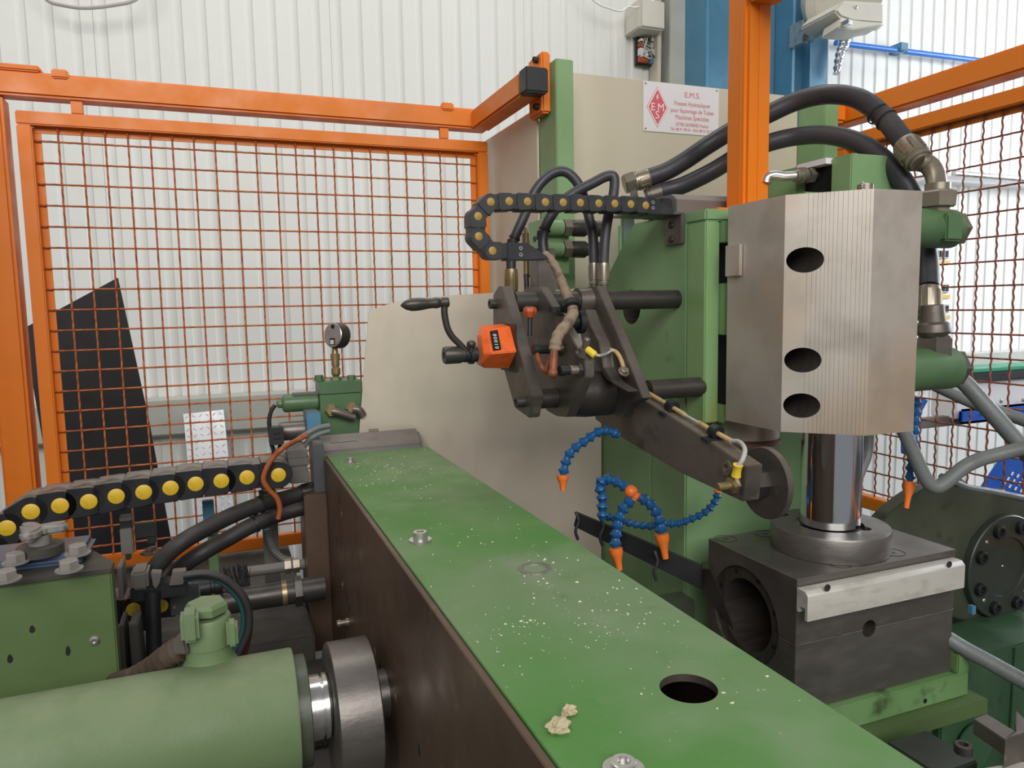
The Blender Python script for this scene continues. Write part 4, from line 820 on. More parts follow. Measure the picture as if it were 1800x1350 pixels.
m = MB(); m.rev(pD(924, 400, 1.34), (0, 0, -1), [(0, .004), (.01, .004), (.0102, .0075), (.03, .0075), (.0302, .0055), (.085, .0055), (.0852, .0065), (.09, .006)], 12); mk('coupling', m, 'brass', bf)
m = MB(); m.cyl(pD(925, 482, 1.34), pD(927, 530, 1.34), .005, n=10); mk('thin_hose', m, 'rubber', bf)
vb = thing('valve_block', (.63, 1.4, 1.62), 'green valve block with two horizontal hex fittings left of the press column', 'valve')
a = pY(952, 385, 1.36); b = pY(985, 482, 1.36)
m = MB(); m.box(a.x, a.x+.06, 1.36, 1.43, b.z, a.z); mk('block', m, 'green', vb, .0015)
for y in (420,):
    for x, yy in ((942, 0), (957, -2)): socket('screw', pY(x, y+yy, 1.359) if x > 950 else pX(940, 420, a.x), (0, -1, 0) if x > 950 else (-1, 0, 0), .006, .002, 'steel_dark', vb)
for y in (399, 437):
    p = pY(965, y, 1.34)
    m = MB(); m.rev(V((p.x, 1.35, p.z)), XA, [(0, .0155), (.032, .0155), (.034, .012)], 24); mk('green_port', m, 'green', vb)
    m = MB(); m.rev(V((p.x+.034, 1.35, p.z)), XA, [(0, .018), (.016, .0185), (.018, .014)], 6); mk('hex_nut', m, 'nickel', vb, smooth=20)
    m = MB(); m.rev(V((p.x+.052, 1.35, p.z)), XA, [(0, .012), (.006, .0165), (.03, .017), (.036, .013), (.05, .012), (.052, .016), (.07, .016)], 24); mk('steel_coupling', m, 'steel_dark', vb)
st = thing('square_tube', (.74, 1.46, 1.65), 'dull teal square upright between hoses and the press column', 'upright')
a = pY(1093, 370, 1.44); m = MB(); m.box(a.x, a.x+.03, 1.436, 1.446, 1.35, 1.79); mk('upright', m, 'teal_grey', st, .002)
m = MB(); m.box(a.x-.008, a.x-.001, 1.437, 1.443, 1.35, 1.77); mk('edge_strip', m, 'green', st, .001)
# ================================================================== PRESSURE GAUGE + ITS BLOCK
gb = thing('gauge_block', (.23, 1.58, 1.3), 'green valve block with four way ports under the pressure gauge', 'valve')
gy = 1.55; a, b = pY(561, 672, gy), pY(640, 770, gy)
m = MB(); m.box(a.x, b.x, gy, gy+.07, pY(600, 692, gy).z+.0006, a.z); mk('cap_block', m, 'green_deep', gb, .001)
m = MB(); m.box(a.x, b.x, gy, gy+.07, b.z, pY(600, 692, gy).z-.0006); mk('lower_block', m, 'green_deep', gb, .001)
for x in (561, 618): hexbolt('bolt', pY(x, 669, gy+.03), ZA, .009, .010, 'green_deep', gb)
for x, y, L_ in ((582, 721, .05), (618, 717, .03)):
    p = pY(x, y, gy); m = MB(); m.rev(p, (0, -1, 0), [(0, .014), (.008, .014), (.01, .011), (.018, .011)], 6); mk('port_nut', m, 'brass', gb, smooth=20)
    m = MB(); m.tube([p+V((0, -.016, 0)), p+V((.012, -.018, -.003)), p+V((.02 if x > 600 else .045, -.017, -.016))], .0085, 12); mk('pipe', m, 'steel', gb, smooth=60)
m = MB(); p = pY(553, 706, gy+.03); m.rev(p, (-1, 0, 0), [(-.006, .018), (.02, .0185), (.06, .0185), (.064, .016), (.066, .009), (.074, .008), (.076, .004)], 28); mk('solenoid', m, 'green_deep', gb)
m = MB(); q = p+V((-.045, -.0, .017)); m.box(q.x-.0, q.x+.055, q.y-.012, q.y+.012, q.z-.002, q.z+.004); mk('solenoid_cover', m, 'grey_plastic', gb, .002)
bb = thing('blue_valve', pY(545, 760, 1.5), 'blue painted valve body with a steel cylinder left of the green block', 'valve')
a, b = pY(539, 727, 1.5), pY(566, 775, 1.5)
m = MB(); m.box(a.x, b.x, 1.5, 1.57, b.z, a.z); mk('body', m, 'blueblock', bb, .001)
p = pY(527, 756, 1.54); m = MB(); m.rev(p, (-1, 0, 0), [(-.01, .019), (.035, .019), (.04, .017)], 28); mk('cylinder', m, 'steel', bb)
pg = thing('cable_plug', pY(486, 765, 1.5), 'black plug with a thin cable beside the blue valve', 'plug')
p = pY(486, 765, 1.5); m = MB(); m.box(p.x-.013, p.x+.013, 1.49, 1.52, p.z-.018, p.z+.016); m.box(p.x-.007, p.x+.007, 1.486, 1.49, p.z+.004, p.z+.007); m.box(p.x-.007, p.x+.007, 1.486, 1.49, p.z-.006, p.z-.002); mk('housing', m, 'black', pg, .003)
m = MB(); m.tube([pY(x, y, 1.52) for x, y in ((484, 712), (477, 722), (473, 740), (475, 760), (477, 780), (482, 800), (478, 850), (482, 880))], .004, 8); mk('cable', m, 'black', pg, smooth=60)
m = MB(); m.tube([pY(x, y, 1.52) for x, y in ((493, 778), (489, 800), (486, 830))], .004, 8); mk('lead', m, 'black', pg)
pgz = thing('pressure_gauge', pY(591, 665, 1.58), 'round pressure gauge seen from its grey back on brass fittings', 'pressure gauge')
gc = pY(584.5, 589, 1.56); ad = (FF+RR*.62+V((0, 0, .0))).normalized()
m = MB(); m.rev(gc, ad, [(0, .0), (.0, .0238), (.001, .0252)], 48); mk('back_plate', m, 'bright', pgz)
m = MB(); m.rev(gc+ad*.0012, ad, [(0, .0255), (.014, .0268), (.02, .0268), (.024, .0262)], 48); mk('case', m, 'steel_dark', pgz)
rt = ad.cross(ZA).normalized(); up_ = rt.cross(ad)
m = MB(); c = gc+up_*.0175; m.rev(c, -ad, [(0, .0045), (.001, .0045)], 16); mk('vent_hole', m, 'dark', pgz)
m = MB(); c = gc-up_*.013+rt*.0; m.ext([c-rt*.007-up_*.0075-ad*.0003, c+rt*.007-up_*.0075-ad*.0003, c+rt*.007+up_*.0065-ad*.0003, c-rt*.007+up_*.0065-ad*.0003], -ad*.0006); mk('square_window', m, 'dark', pgz, .0002)
m = MB(); m.ext([c-rt*.0045-up_*.006-ad*.001, c+rt*.0055-up_*.006-ad*.001, c+rt*.0055+up_*.003-ad*.001, c-rt*.0045+up_*.003-ad*.001], -ad*.0005); mk('mechanism', m, 'cream', pgz, .0002)
b0 = pY(591, 668, 1.58); zt_ = pY(591, 612, 1.58).z
H = zt_-b0.z
m = MB(); m.rev(b0, ZA, [(0, .0125), (.006, .011), (.0065, .006), (.009, .006)], 6); mk('base_nut', m, 'green_deep', pgz, smooth=20)
m = MB(); m.rev(b0+V((0, 0, .009)), ZA, [(0, .007), (.004, .0095), (.016, .0095), (.018, .007), (.021, .007)], 12); mk('lower_fitting', m, 'brass', pgz, smooth=20)
m = MB(); m.rev(b0+V((0, 0, .030)), ZA, [(0, .0085), (.014, .0085), (.0142, .0095), (.025, .0098), (.026, .007), (H-.03, .0055), (H-.028, .008), (H-.022, .008)], 16); mk('upper_fitting', m, 'brass', pgz, smooth=20)

# ================================================================== BED
bd_ = thing('bed_beam', (.277, .8, 0), 'long beam with a scuffed green top plate running towards the camera', 'machine beam')
ZB = 1.32
m = MB(); m.box(.1778, .379, .1, 1.443, ZB-.006, ZB); tp = mk('top_plate', m, 'bedtop', bd_, .0008, seg=1)
h0, h1_ = pZ(1159, 1207, ZB), pZ(1262, 1212, ZB); hc = (h0+h1_)/2; hr_ = (h1_-h0).length/2
c_ = MB(); c_.rev(V((hc.x, hc.y, ZB-.03)), ZA, [(0, hr_), (.06, hr_)], 48); cut(tp, [c_])
m = MB(); m.box(.1705, .1772, .1, 1.44, .55, ZB-.0015); mk('left_side_plate', m, 'steel_brown', bd_, .001, seg=1)
m = MB(); m.box(.371, .377, .1, 1.44, .55, ZB-.0062); mk('right_side_plate', m, 'steel_brown', bd_, .001, seg=1)
m = MB(); m.box(.1785, .37, 1.42, 1.44, .55, ZB-.0065); mk('end_plate', m, 'steel_brown', bd_)
m = MB(); m.box(.185, .37, .1, 1.41, .6, 1.10); mk('core', m, 'dark', bd_)
for i, (x, y) in enumerate(((602, 1030), (610, 1050), (614, 1068), (659, 1148), (668, 1172), (684, 1203), (695, 1228), (737, 1318), (596, 878), (600, 905), (592, 950))):
    p = pX(x, y, .1705); m = MB(); m.rev(p, (-1, 0, 0), [(0, .0045), (.0003, .0045)], 12, sc=(1, 1.6)); mk('slot', m, 'dark' if i % 3 else 'brass', bd_)
p = pX(612, 1093, .1705); m = MB(); m.rev(p, (-1, 0, 0), [(0, .007), (.004, .007), (.0042, .0045), (.012, .0045), (.0122, .006), (.018, .006), (.019, .003)], 14); mk('grease_nipple', m, 'nickel', bd_)
m = MB(); m.box(.128, .1698, 1.40, 1.5, .95, pY(530, 872, 1.40).z); mk('left_gusset', m, 'steel_brown', bd_, .002)
for x, y, s_, w_ in ((739, 947, .0088, 1.55), (616, 808, .0068, 1.7)):
    socket('cap_screw', pZ(x, y+4, ZB), ZA, s_, s_*1.35, 'bright', bd_, washer=w_)
socket('cap_screw', pZ(1096, 1353, ZB), ZA, .008, .006, 'bright', bd_, washer=1.6)
p = pZ(941, 1001, ZB); m = MB(); m.ring(p, ZA, .0128, .0175, .0018, 40)
tag(mk('washer', m, 'bright'), 'loose flat washer lying on the green top plate', 'washer')
def lump(p, r, lab):
    m = MB(); m.blob(p+V((0, 0, r*.5)), r, 3, (1.1, .8, .7), .75); tag(mk('clay_lump', m, 'clay', smooth=0), lab, 'debris')
lump(pZ(983, 1284, ZB), .0068, 'larger pale crumbly lump on the green plate near the camera')
lump(pZ(1001, 1256, ZB), .0048, 'smaller pale crumbly lump just behind the larger one')
m = MB(); rnd = random.Random(3)
def chip(x, y, s):
    if not (.183 < pZ(x, y, ZB).x < .372 and pZ(x, y, ZB).y < 1.43): return
    p = pZ(x, y, ZB); h = (p-V((hc.x, hc.y, ZB))).length
    if h < hr_*1.05: return
    a = rnd.random()*6.28; vs = [p+V((math.cos(a+k*2.1)*s*(.6+rnd.random()), math.sin(a+k*2.1)*s*(.6+rnd.random()), .0001)) for k in range(3)]+[p+V((0, 0, s*.7))]
    v = [m.b.verts.new(q) for q in vs]
    for f in ((0, 1, 2), (0, 1, 3), (1, 2, 3), (2, 0, 3)): m.b.faces.new([v[k] for k in f])
for cx, cy_, sx, sy, n, s in ((690, 825, 60, 22, 120, .0011), (870, 950, 60, 30, 30, .0011), (960, 1010, 40, 22, 26, .0014), (1110, 1060, 50, 30, 34, .0012), (925, 1095, 18, 4, 10, .0013), (1000, 1110, 90, 22, 60, .0007), (1220, 1225, 60, 20, 12, .0011), (850, 1150, 40, 30, 30, .0007), (1000, 1130, 200, 90, 60, .0006), (760, 870, 60, 35, 26, .0009)):
    for k in range(n): chip(rnd.gauss(cx, sx), rnd.gauss(cy_, sy), s*(.5+rnd.random()))
tag(mk('chips', m, 'chips', smooth=0), 'pale metal and paint chips scattered on the green top plate', 'debris', kind='stuff')
# ---- housing and connector behind the bed end
mh = thing('motor_housing', (.28, 1.54, 1.2), 'dusty grey rounded housing at the far end of the green beam', 'housing')
m = MB(); m.ext([V((.165, y, z)) for y, z in ((1.452, 1.15), (1.452, 1.322), (1.462, 1.335), (1.496, 1.354), (1.499, 1.15))], (.208, 0, 0)); mk('cover', m, 'grey_plastic', mh, .006, seg=3)
for x_, w_, t0_, t1_ in ((.19, .05, .15, .6), (.27, .02, .7, .9)):
    a, b = V((x_, 1.462, 1.335)), V((x_, 1.503, 1.357)); nn = V((0, -(b-a).z, (b-a).y)).normalized()
    m = MB(); m.ext([a.lerp(b, t0_), a.lerp(b, t0_)+V((w_, 0, 0)), a.lerp(b, t1_)+V((w_, 0, 0)), a.lerp(b, t1_)], nn*.0015); mk('raised_pad', m, 'grey_plastic', mh, .0004)
kb = thing('terminal_housing', pY(555, 860, 1.43), 'slate grey upright housing with finned connector at the drag chain end', 'connector')
a, b = pY(549, 781, 1.42), pY(573, 870, 1.42); m = MB(); m.box(a.x, b.x, 1.42, 1.47, b.z, a.z); mk('upright_housing', m, 'grey_box', kb, .002)
for k, (y0, y1, x0_, x1_) in enumerate(((792, 806, 505, 541), (804, 818, 506, 544), (832, 848, 508, 545), (817, 833, 511, 541))):
    a, b = pY(x0_, y0, 1.415), pY(x1_, y1, 1.415); m = MB(); m.box(a.x, b.x, 1.415-(.004 if k < 3 else 0), 1.46, b.z+.001, a.z); mk('fin_block', m, 'grey_plastic', kb, .002)
m = MB(); p = pY(505, 790, 1.44); m.rev(p, XA, [(0, .014), (.03, .014)], 20); mk('cable_gland', m, 'grey_plastic', kb, .002)
a, b = pY(487, 800, 1.43), pY(506, 846, 1.43); m = MB(); m.box(a.x, b.x, 1.43, 1.5, b.z, a.z); mk('chain_mount', m, 'grey_plastic', kb, .002)
for y in (810, 841): m = MB(); m.rev(pY(496, y, 1.43), (0, -1, 0), [(0, .0045), (.003, .003)], 12); mk('screw', m, 'bright', kb)
for i, (pp, r, mm, lab) in enumerate(((((541, 764), (520, 775), (500, 786), (482, 802), (469, 822), (463, 843), (472, 860), (487, 876), (492, 895), (489, 912)), .0048, 'orangec', 'orange brown cable curving down over the end of the large drag chain'),
        (((580, 748), (560, 752), (540, 762), (520, 776), (508, 790)), .0052, 'cable_dark', 'dark grey cable arching into the connector, upper one'),
        (((580, 757), (562, 762), (545, 772), (530, 790)), .0052, 'cable_dark', 'dark grey cable arching into the connector, lower one'))):
    m = MB(); m.tube([pY(x, y, 1.44 if i else (1.41 if x > 515 else 1.352)) for x, y in pp], r, 10); tag(mk('cable', m, 'hose_grey' if i else mm, smooth=60), lab, 'cable')
# ================================================================== LARGE DRAG CHAIN
Y2 = 1.40; S = Y2/1.45
pl_ = [(487, 828), (433, 832), (389, 838), (345, 843), (302, 850), (256, 857), (209, 864), (162, 873), (113, 880), (63, 890), (22, 918), (-2, 957), (-10, 1003)]
pins = [pY(x, y, Y2) for x, y in pl_]
bc_ = chain('drag_chain', 'large dusty black drag chain with bright yellow pins sweeping across the lower left', pins, .07, .050, 'plastic_dusty', 'pin_yellow', .0128, None)
lw = [pY(x, y, Y2) for x, y in ((-8, 1035), (30, 1074), (80, 1076), (136, 1072), (190, 1068), (238, 1060), (285, 1054), (330, 1050))]
lc = chain('drag_chain', 'short lower run of the large drag chain behind the green box', lw[1:], .06, .044, 'plastic_dusty', 'pin_yellow', .0118, None)
a, b = pY(297, 1032, Y2-.035), pY(352, 1075, Y2-.035); m = MB(); m.box(a.x, b.x, Y2-.036, Y2-.03, b.z, a.z); mk('end_plate', m, 'grey_box', lc, .001)
for y in (1037, 1068): m = MB(); m.rev(pY(306, y, Y2-.036), (0, -1, 0), [(0, .0035), (.002, .002)], 10); mk('screw', m, 'bright', lc)
# ================================================================== JOINTED COOLANT HOSES
def loc(label, px_, seg=.0140, r=.0088, noz=None, cap=None):
    P = [pD(*q) for q in px_]
    # resample with catmull
    Q = []; E = [P[0]*2-P[1]]+P+[P[-1]*2-P[-2]]
    for i in range(1, len(E)-2):
        for k in range(12):
            t = k/12; a, b, c, d = E[i-1], E[i], E[i+1], E[i+2]
            Q.append(.5*((2*b)+(c-a)*t+(2*a-5*b+4*c-d)*t*t+(-a+3*b-3*c+d)*t**3))
    Q.append(P[-1]); out = [Q[0]]
    for q in Q:
        if (q-out[-1]).length >= seg: out.append(q)
    t = thing('coolant_hose', out[0], label, 'coolant hose')
    mb = MB(); mb.rev((0, 0, 0), ZA, [(0, r*.55), (seg*.12, r*.6), (seg*.42, r*1.04), (seg*.54, r*1.06), (seg*.62, r*.86), (seg*1.05, r*.62), (seg*1.12, r*.58)], 16)
    bmesh.ops.recalc_face_normals(mb.b, faces=mb.b.faces)
    me = bpy.data.meshes.new('joint'); mb.b.to_mesh(me); mb.b.free(); me.materials.append(MT['blue_bead']); me.shade_smooth(); me.set_sharp_from_angle(angle=math.radians(40))
    for a, b in zip(out, out[1:]):
        R_ = (a-b).to_track_quat('Z', 'Y').to_matrix().to_4x4(); link('joint', me, None, t, Matrix.Translation(b) @ R_)
    if noz:
        a, b = out[-1], pD(*noz[1]); L_ = (b-a).length
        m = MB(); m.rev(a, b-a, [(0, r*.7), (L_*.03, r*1.12), (L_*.22, r*1.12), (L_*.34, r*.95), (L_*.6, r*.62), (L_, r*.5), (L_, r*.25), (L_*.9, r*.2)], 20); mk('nozzle', m, 'nozzle', t)
    if cap:
        a, b = pD(*cap[0]), pD(*cap[1]); m = MB(); m.rev(a, b-a, [(0, r*.5), (0, r*.9), ((b-a).length, r*.95)], 16); mk('collar', m, 'nozzle', t)
    return t
def c5(a, b, d): return 960+a/5, 740+b/5, d
loc('short blue jointed hose with orange nozzle hanging before the grey guard sheet', [c5(a, b, 1.22) for a, b in ((640, 125), (580, 95), (520, 75), (450, 95), (390, 140), (320, 190), (255, 230), (205, 285), (172, 350), (160, 430), (142, 480))], noz=(c5(138, 480, 1.22), c5(148, 610, 1.22)))
t = loc('blue jointed hose rising in a loop to an orange two way splitter', [c5(a, b, 1.24) for a, b in ((500, 860), (492, 780), (495, 700), (490, 630), (462, 560), (500, 505), (560, 510), (620, 535), (690, 575), (730, 605))], r=.0098)
a, b = pD(*c5(745, 620, 1.235)), pD(*c5(790, 670, 1.235))
m = MB(); m.blob(a, .0115, 2); m.tube([a, b], .008, 12, False); m.tube([b, pD(*c5(755, 700, 1.235))], .0062, 12, False); m.tube([b, pD(*c5(830, 665, 1.235))], .0062, 12, False); mk('splitter', m, 'nozzle', t, smooth=60)
loc('blue jointed branch with orange nozzle, left of the two below the splitter', [c5(a, b, 1.22) for a, b in ((755, 690), (700, 735), (664, 790), (640, 850), (625, 930), (612, 1010), (606, 1080), (612, 1135))], r=.0102, noz=(c5(616, 1135, 1.22), c5(645, 1310, 1.22)))
loc('blue jointed branch with orange nozzle, right of the two below the splitter', [c5(a, b, 1.22) for a, b in ((830, 670), (880, 700), (935, 745), (970, 800), (990, 860), (1005, 930), (1015, 1000))], r=.0102, noz=(c5(1018, 1000, 1.22), c5(1050, 1210, 1.22)))
loc('long thin blue jointed hose sagging from the tip of the sloping bar', [c5(a, b, 1.27) for a, b in ((1510, 625), (1490, 700), (1440, 765), (1370, 820), (1290, 855), (1200, 890), (1120, 905), (1040, 900), (950, 925), (850, 920), (760, 905), (680, 880), (600, 865), (540, 840), (490, 810))], seg=.0115, r=.0072, cap=(c5(1512, 608, 1.27), c5(1508, 628, 1.27)))
loc('blue jointed hose with orange nozzle beyond the grey hose on the right', [(1612, 700, 1.25), (1610, 740, 1.25), (1605, 790, 1.25), (1600, 830, 1.25), (1600, 850, 1.25)], r=.0082, noz=((1600, 858, 1.25), (1593, 893, 1.25)))
gr = thing('guide_bar', pD(1100, 950, 1.3), 'black slotted guide bar behind the blue coolant hoses', 'bar')
q = [pD(1014, 902, 1.33), pD(1240, 998, 1.2), pD(1240, 1040, 1.2), pD(1008, 925, 1.33)]
m = MB(); m.ext(q, (.012, .02, -.004)); mk('bar', m, 'black', gr, .001)
m = MB(); m.ext([pD(1235, 1000, 1.19), pD(1248, 1000, 1.17), pD(1290, 1110, 1.1), pD(1235, 1045, 1.19)], (.02, .03, 0)); mk('end_shoe', m, 'steel_dark', gr, .001)
for x, y, dq in ((1055, 925, 1.285), (1150, 985, 1.235), (1012, 915, 1.315)):
    p = pD(x, y, dq); m = MB(); m.tube([p+V((0, 0, .016)), p+V((.004, -.004, .0)), p+V((-.002, -.003, -.018)), p+V((.004, 0, -.035))], .0028, 6); mk('cable_tie', m, 'rubber', gr)
dm = thing('die_rail', pD(1130, 1080, 1.15), 'dark greasy steel rail in the gap between beam and die block', 'bar')
m = MB(); m.box(.555, .598, .72, 1.045, .93, .98); m.box(.605, .69, .84, 1.05, .9555, 1.03); mk('rail', m, 'steel_dark', dm, .002)
m = MB(); m.box(.66, .753, 1.055, 1.099, .985, 1.08); mk('riser', m, 'green_dark', dm, .002)

# ================================================================== LOWER LEFT
tbz = thing('machine_table', (-.2, 1.4, 0), 'grimy dark machine table under the drag chain on the left', 'machine base')
m = MB(); m.box(-1.6, .126, 1.30, 1.9, .85, 1.03); mk('rear_slab', m, 'table', tbz, .004)
m = MB(); m.box(-1.6, .166, .70, 1.299, .80, .985); mk('front_slab', m, 'table', tbz, .004)
m = MB(); m.box(-1.5, .1, .6, 1.85, 0, .79); mk('cabinet', m, 'green_dark', tbz, .003)
m = MB(); m.box(-.10, .163, 1.02, 1.20, .9855, 1.002); mk('cover_plate', m, 'table', tbz, .002)
gx = thing('green_box', (-.29, 1.13, .985), 'green steel box with three dark paint chips at the left edge', 'steel box')
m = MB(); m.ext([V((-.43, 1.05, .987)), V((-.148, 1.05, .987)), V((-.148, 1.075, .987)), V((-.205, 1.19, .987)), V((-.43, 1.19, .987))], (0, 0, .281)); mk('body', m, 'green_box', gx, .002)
m = MB(); m.ext([V((-.43, 1.048, 1.2685)), V((-.147, 1.048, 1.2685)), V((-.147, 1.076, 1.2685)), V((-.204, 1.191, 1.2685)), V((-.43, 1.191, 1.2685))], (0, 0, .0055)); mk('lid', m, 'table', gx, .001)
m = MB(); p = pY(166, 1126, 1.05); m.rev(p, (0, -1, 0), [(0, .0062), (.002, .0062), (.004, .004), (.004, .002), (.002, .0018)], 16); mk('screw', m, 'bright', gx)
for x, y, w, h in ((56, 1106, 6, 7), (119, 1144, 5, 9), (17, 1158, 6, 8)):
    m = MB(); m.hull([pY(x+w*math.cos(a)*(.7 if math.sin(a) > 0 else 1), y-h*math.sin(a), 1.0498-o) for a in [k*.785 for k in range(8)] for o in (0, .0006)]); mk('paint_chip', m, 'black', gx, smooth=0)
sk = thing('star_knob', (-.224, 1.13, 1.275), 'grey cast star knob on the green box', 'knob')
kc = V((pY(70, 950, 1.10).x, 1.10, 1.29)); zk = pY(70, 925, 1.10).z
m = MB(); m.rev(kc, ZA, [(0, .027), (.012, .027), (.013, .025)], 32); mk('base_disc', m, 'table', sk)
m = MB(); m.rev(kc+V((0, 0, .013)), ZA, [(0, .0075), (zk-kc.z-.042, .0075), (zk-kc.z-.0415, .0125), (zk-kc.z-.0235, .0135)], 20); mk('stem', m, 'knob_grey', sk)
m = MB(); star = []
for k in range(24):
    a = 2*math.pi*k/24; rr_ = .0225+.0125*math.cos(3*(a-math.radians(12)))
    star.append(V((kc.x+math.cos(a)*rr_, kc.y+math.sin(a)*rr_*1.0, zk-.012)))
m.ext(star, (0, 0, .0135)); mk('star_grip', m, 'knob_grey', sk, .005, seg=3, smooth=60)
ff_ = thing('blue_flange', (pY(120, 990, 1.12).x, 1.12, 1.275), 'blue bolted flange under the hexagon screws beside the star knob', 'flange')
m = MB(); m.box(pY(150, 990, 1.1).x-.165, pY(156, 990, 1.1).x, 1.085, 1.175, 1.2745, 1.289); mk('plate', m, 'navy', ff_, .006)
for x, y in ((28, 983), (12, 1014), (137, 968), (122, 996)):
    hexbolt('bolt', pZ(x, y+6, 1.2895), ZA, .0115, .011, 'knob_grey', ff_)
cyz = thing('hydraulic_cylinder', (-.3, .87, 1.05), 'big light green hydraulic cylinder lying across the lower left corner', 'hydraulic cylinder')
zc_, yc_ = 1.128, .87
m = MB(); m.rev((-.75, yc_, zc_), XA, [(0, .0725), (.806, .0725), (.808, .0715)], 72); mk('barrel', m, 'green_dull', cyz, smooth=40)
m = MB(); m.rev((.0582, yc_, zc_), XA, [(0, .063), (.013, .063), (.014, .062)], 56); mk('end_cap', m, 'green_dark', cyz)
m = MB(); m.rev((.0725, yc_, zc_), XA, [(0, .037), (.014, .037), (.0142, .034), (.017, .034), (.0172, .0375), (.022, .0375)], 48); mk('rod', m, 'bright', cyz)
m = MB(); m.rev((.0945, yc_, zc_), XA, [(0, .033), (.003, .033)], 40); mk('rod_neck', m, 'steel_dark', cyz)
df = thing('drive_flange', (.15, .87, 1.03), 'dark thick round flange bolted to the side of the green beam', 'flange')
m = MB(); m.rev((.098, yc_-.0, zc_-.012), XA, [(0, .079), (.002, .082), (.049, .082), (.0505, .080)], 64); m.rev((.1486, yc_+.02, zc_-.012), XA, [(0, .03), (.0215, .03)], 32); mk('disc', m, 'die', df)
for x, y in ((572, 1310),):
    p = pX(x, y, .0975); m = MB(); m.rev(p, (-1, 0, 0), [(0, .006), (.001, .005)], 12); mk('screw', m, 'steel_dark', df)
tv = thing('relief_valve', (pY(367, 1150, yc_).x, yc_, 1.19), 'light green hex capped valve standing on the hydraulic cylinder', 'valve')
yv = .90
tx = pY(366, 1110, yv).x; ztop_ = pY(366, 1056, yv).z; h_ = ztop_-1.192
B0 = V((tx, yv, 1.192))
m = MB(); m.rev(B0, ZA, [(0, .031), (.006, .0275), (.01, .0255), (.022, .0255), (.0225, .0244), (.0235, .0244), (.024, .026), (h_-.02, .026), (h_-.017, .024)], 44); mk('body', m, 'green_dull', tv)
m = MB(); m.rev(B0+V((0, 0, h_-.0128)), ZA, [(0, .0235), (.008, .0235), (.0125, .0205)], 6); mk('hex_cap', m, 'green_dull', tv, smooth=20)
a = pD(350, 1104, .82); m = MB(); m.box(a.x-.019, a.x, a.y-.002, a.y+.03, a.z-.016, a.z+.016); mk('side_boss', m, 'green_dull', tv, .004)
m = MB(); m.box(B0.x+.02, B0.x+.032, yc_-.012, yc_+.012, B0.z+.032, B0.z+.058); mk('side_lug', m, 'green_dull', tv, .003)
m = MB(); m.ext([pD(x, y, .83) for x, y in ((300, 1128), (322, 1106), (326, 1132), (330, 1150), (305, 1152))], FF*.03); mk('elbow_nut', m, 'steel', tv, .002)
bh = hose('wrapped_pipe', [pD(*q) for q in ((318, 1140, .86), (298, 1152, .86), (272, 1170, .88), (240, 1188, .9), (200, 1200, .95))], lambda t: .0155-.004*t+.0008*math.sin(t*60), 'brownpipe', 'brown wrapped pipe leading down left from the green hex capped valve', 'pipe')
# big hoses left
for i, (pp, lab) in enumerate((([(528, 868, 1.42), (500, 876, 1.4), (460, 886, 1.36), (410, 905, 1.32), (360, 930, 1.28), (320, 953, 1.25), (288, 980, 1.24), (268, 1008, 1.24), (262, 1040, 1.26), (264, 1075, 1.27), (265, 1100, 1.28)], 'thick dusty black hose curving below the large drag chain, upper one'),
        ([(530, 893, 1.42), (495, 903, 1.4), (450, 920, 1.36), (400, 947, 1.33), (355, 972, 1.3), (322, 995, 1.3), (300, 1022, 1.32)], 'thick dusty black hose curving below the large drag chain, lower one'))):
    t = hose('hydraulic_hose', [pD(*q) for q in pp], .0145, 'rubber_dusty', lab); ferrule(t, pD(*pp[0]), pD(*pp[0])-pD(*pp[1]), .0165, .04, 'steel_dark')
    q = pD(*pp[2]); m = MB(); m.ring(q, pD(*pp[3])-q, .0145, .0165, .004, 20); m.box(q.x-.004, q.x+.004, q.y-.004, q.y+.004, q.z+.014, q.z+.026); mk('cable_tie', m, 'black', t)
m = MB(); m.tube([pD(268, 1040, 1.18), pD(270, 1100, 1.18), pD(272, 1180, 1.18)], .0115, 14); tag(mk('black_pipe', m, 'black', smooth=60), 'short upright black pipe between the green box and the green valve', 'pipe')
# clutter: clamps, brackets, posts
def pbox(t, name, x0, y0, x1, y1, yy, dep, mm, bev=.0015):
    a, b = pY(x0, y0, yy), pY(x1, y1, yy); m = MB(); m.box(min(a.x, b.x), max(a.x, b.x), yy, yy+dep, min(a.z, b.z), max(a.z, b.z)); return mk(name, m, mm, t, bev)
cm = thing('cable_clamp', pY(240, 1040, 1.28), 'row of grey cable clamps beside the green box', 'clamp')
pbox(cm, 'side_plate', 205, 998, 218, 1053, 1.27, .05, 'grey_plastic')
pbox(cm, 'saddle', 229, 1008, 262, 1036, 1.27, .05, 'grey_plastic', .004)
m = MB(); m.ext([pY(x, y, 1.27) for x, y in ((265, 1007), (284, 1008), (280, 1026), (274, 1036), (269, 1030))], (0, .02, 0)); mk('wedge', m, 'grey_plastic', cm, .001)
m = MB(); m.ext([pY(x, y, 1.27) for x, y in ((303, 1006), (327, 1004), (322, 1028), (297, 1030))], (0, .02, 0)); mk('strap', m, 'grey_plastic', cm, .001)
pbox(cm, 'base_strip', 228, 1036, 330, 1046, 1.28, .04, 'black')
cn = thing('round_connector', pY(372, 1040, 1.3), 'black cable connector above the green valve', 'connector')
p = pY(352, 1034, 1.30); m = MB(); m.rev(p, XA, [(0, .013), (.016, .0145), (.017, .012), (.022, .012), (.023, .0145), (.036, .0135)], 20); mk('shell', m, 'black', cn)
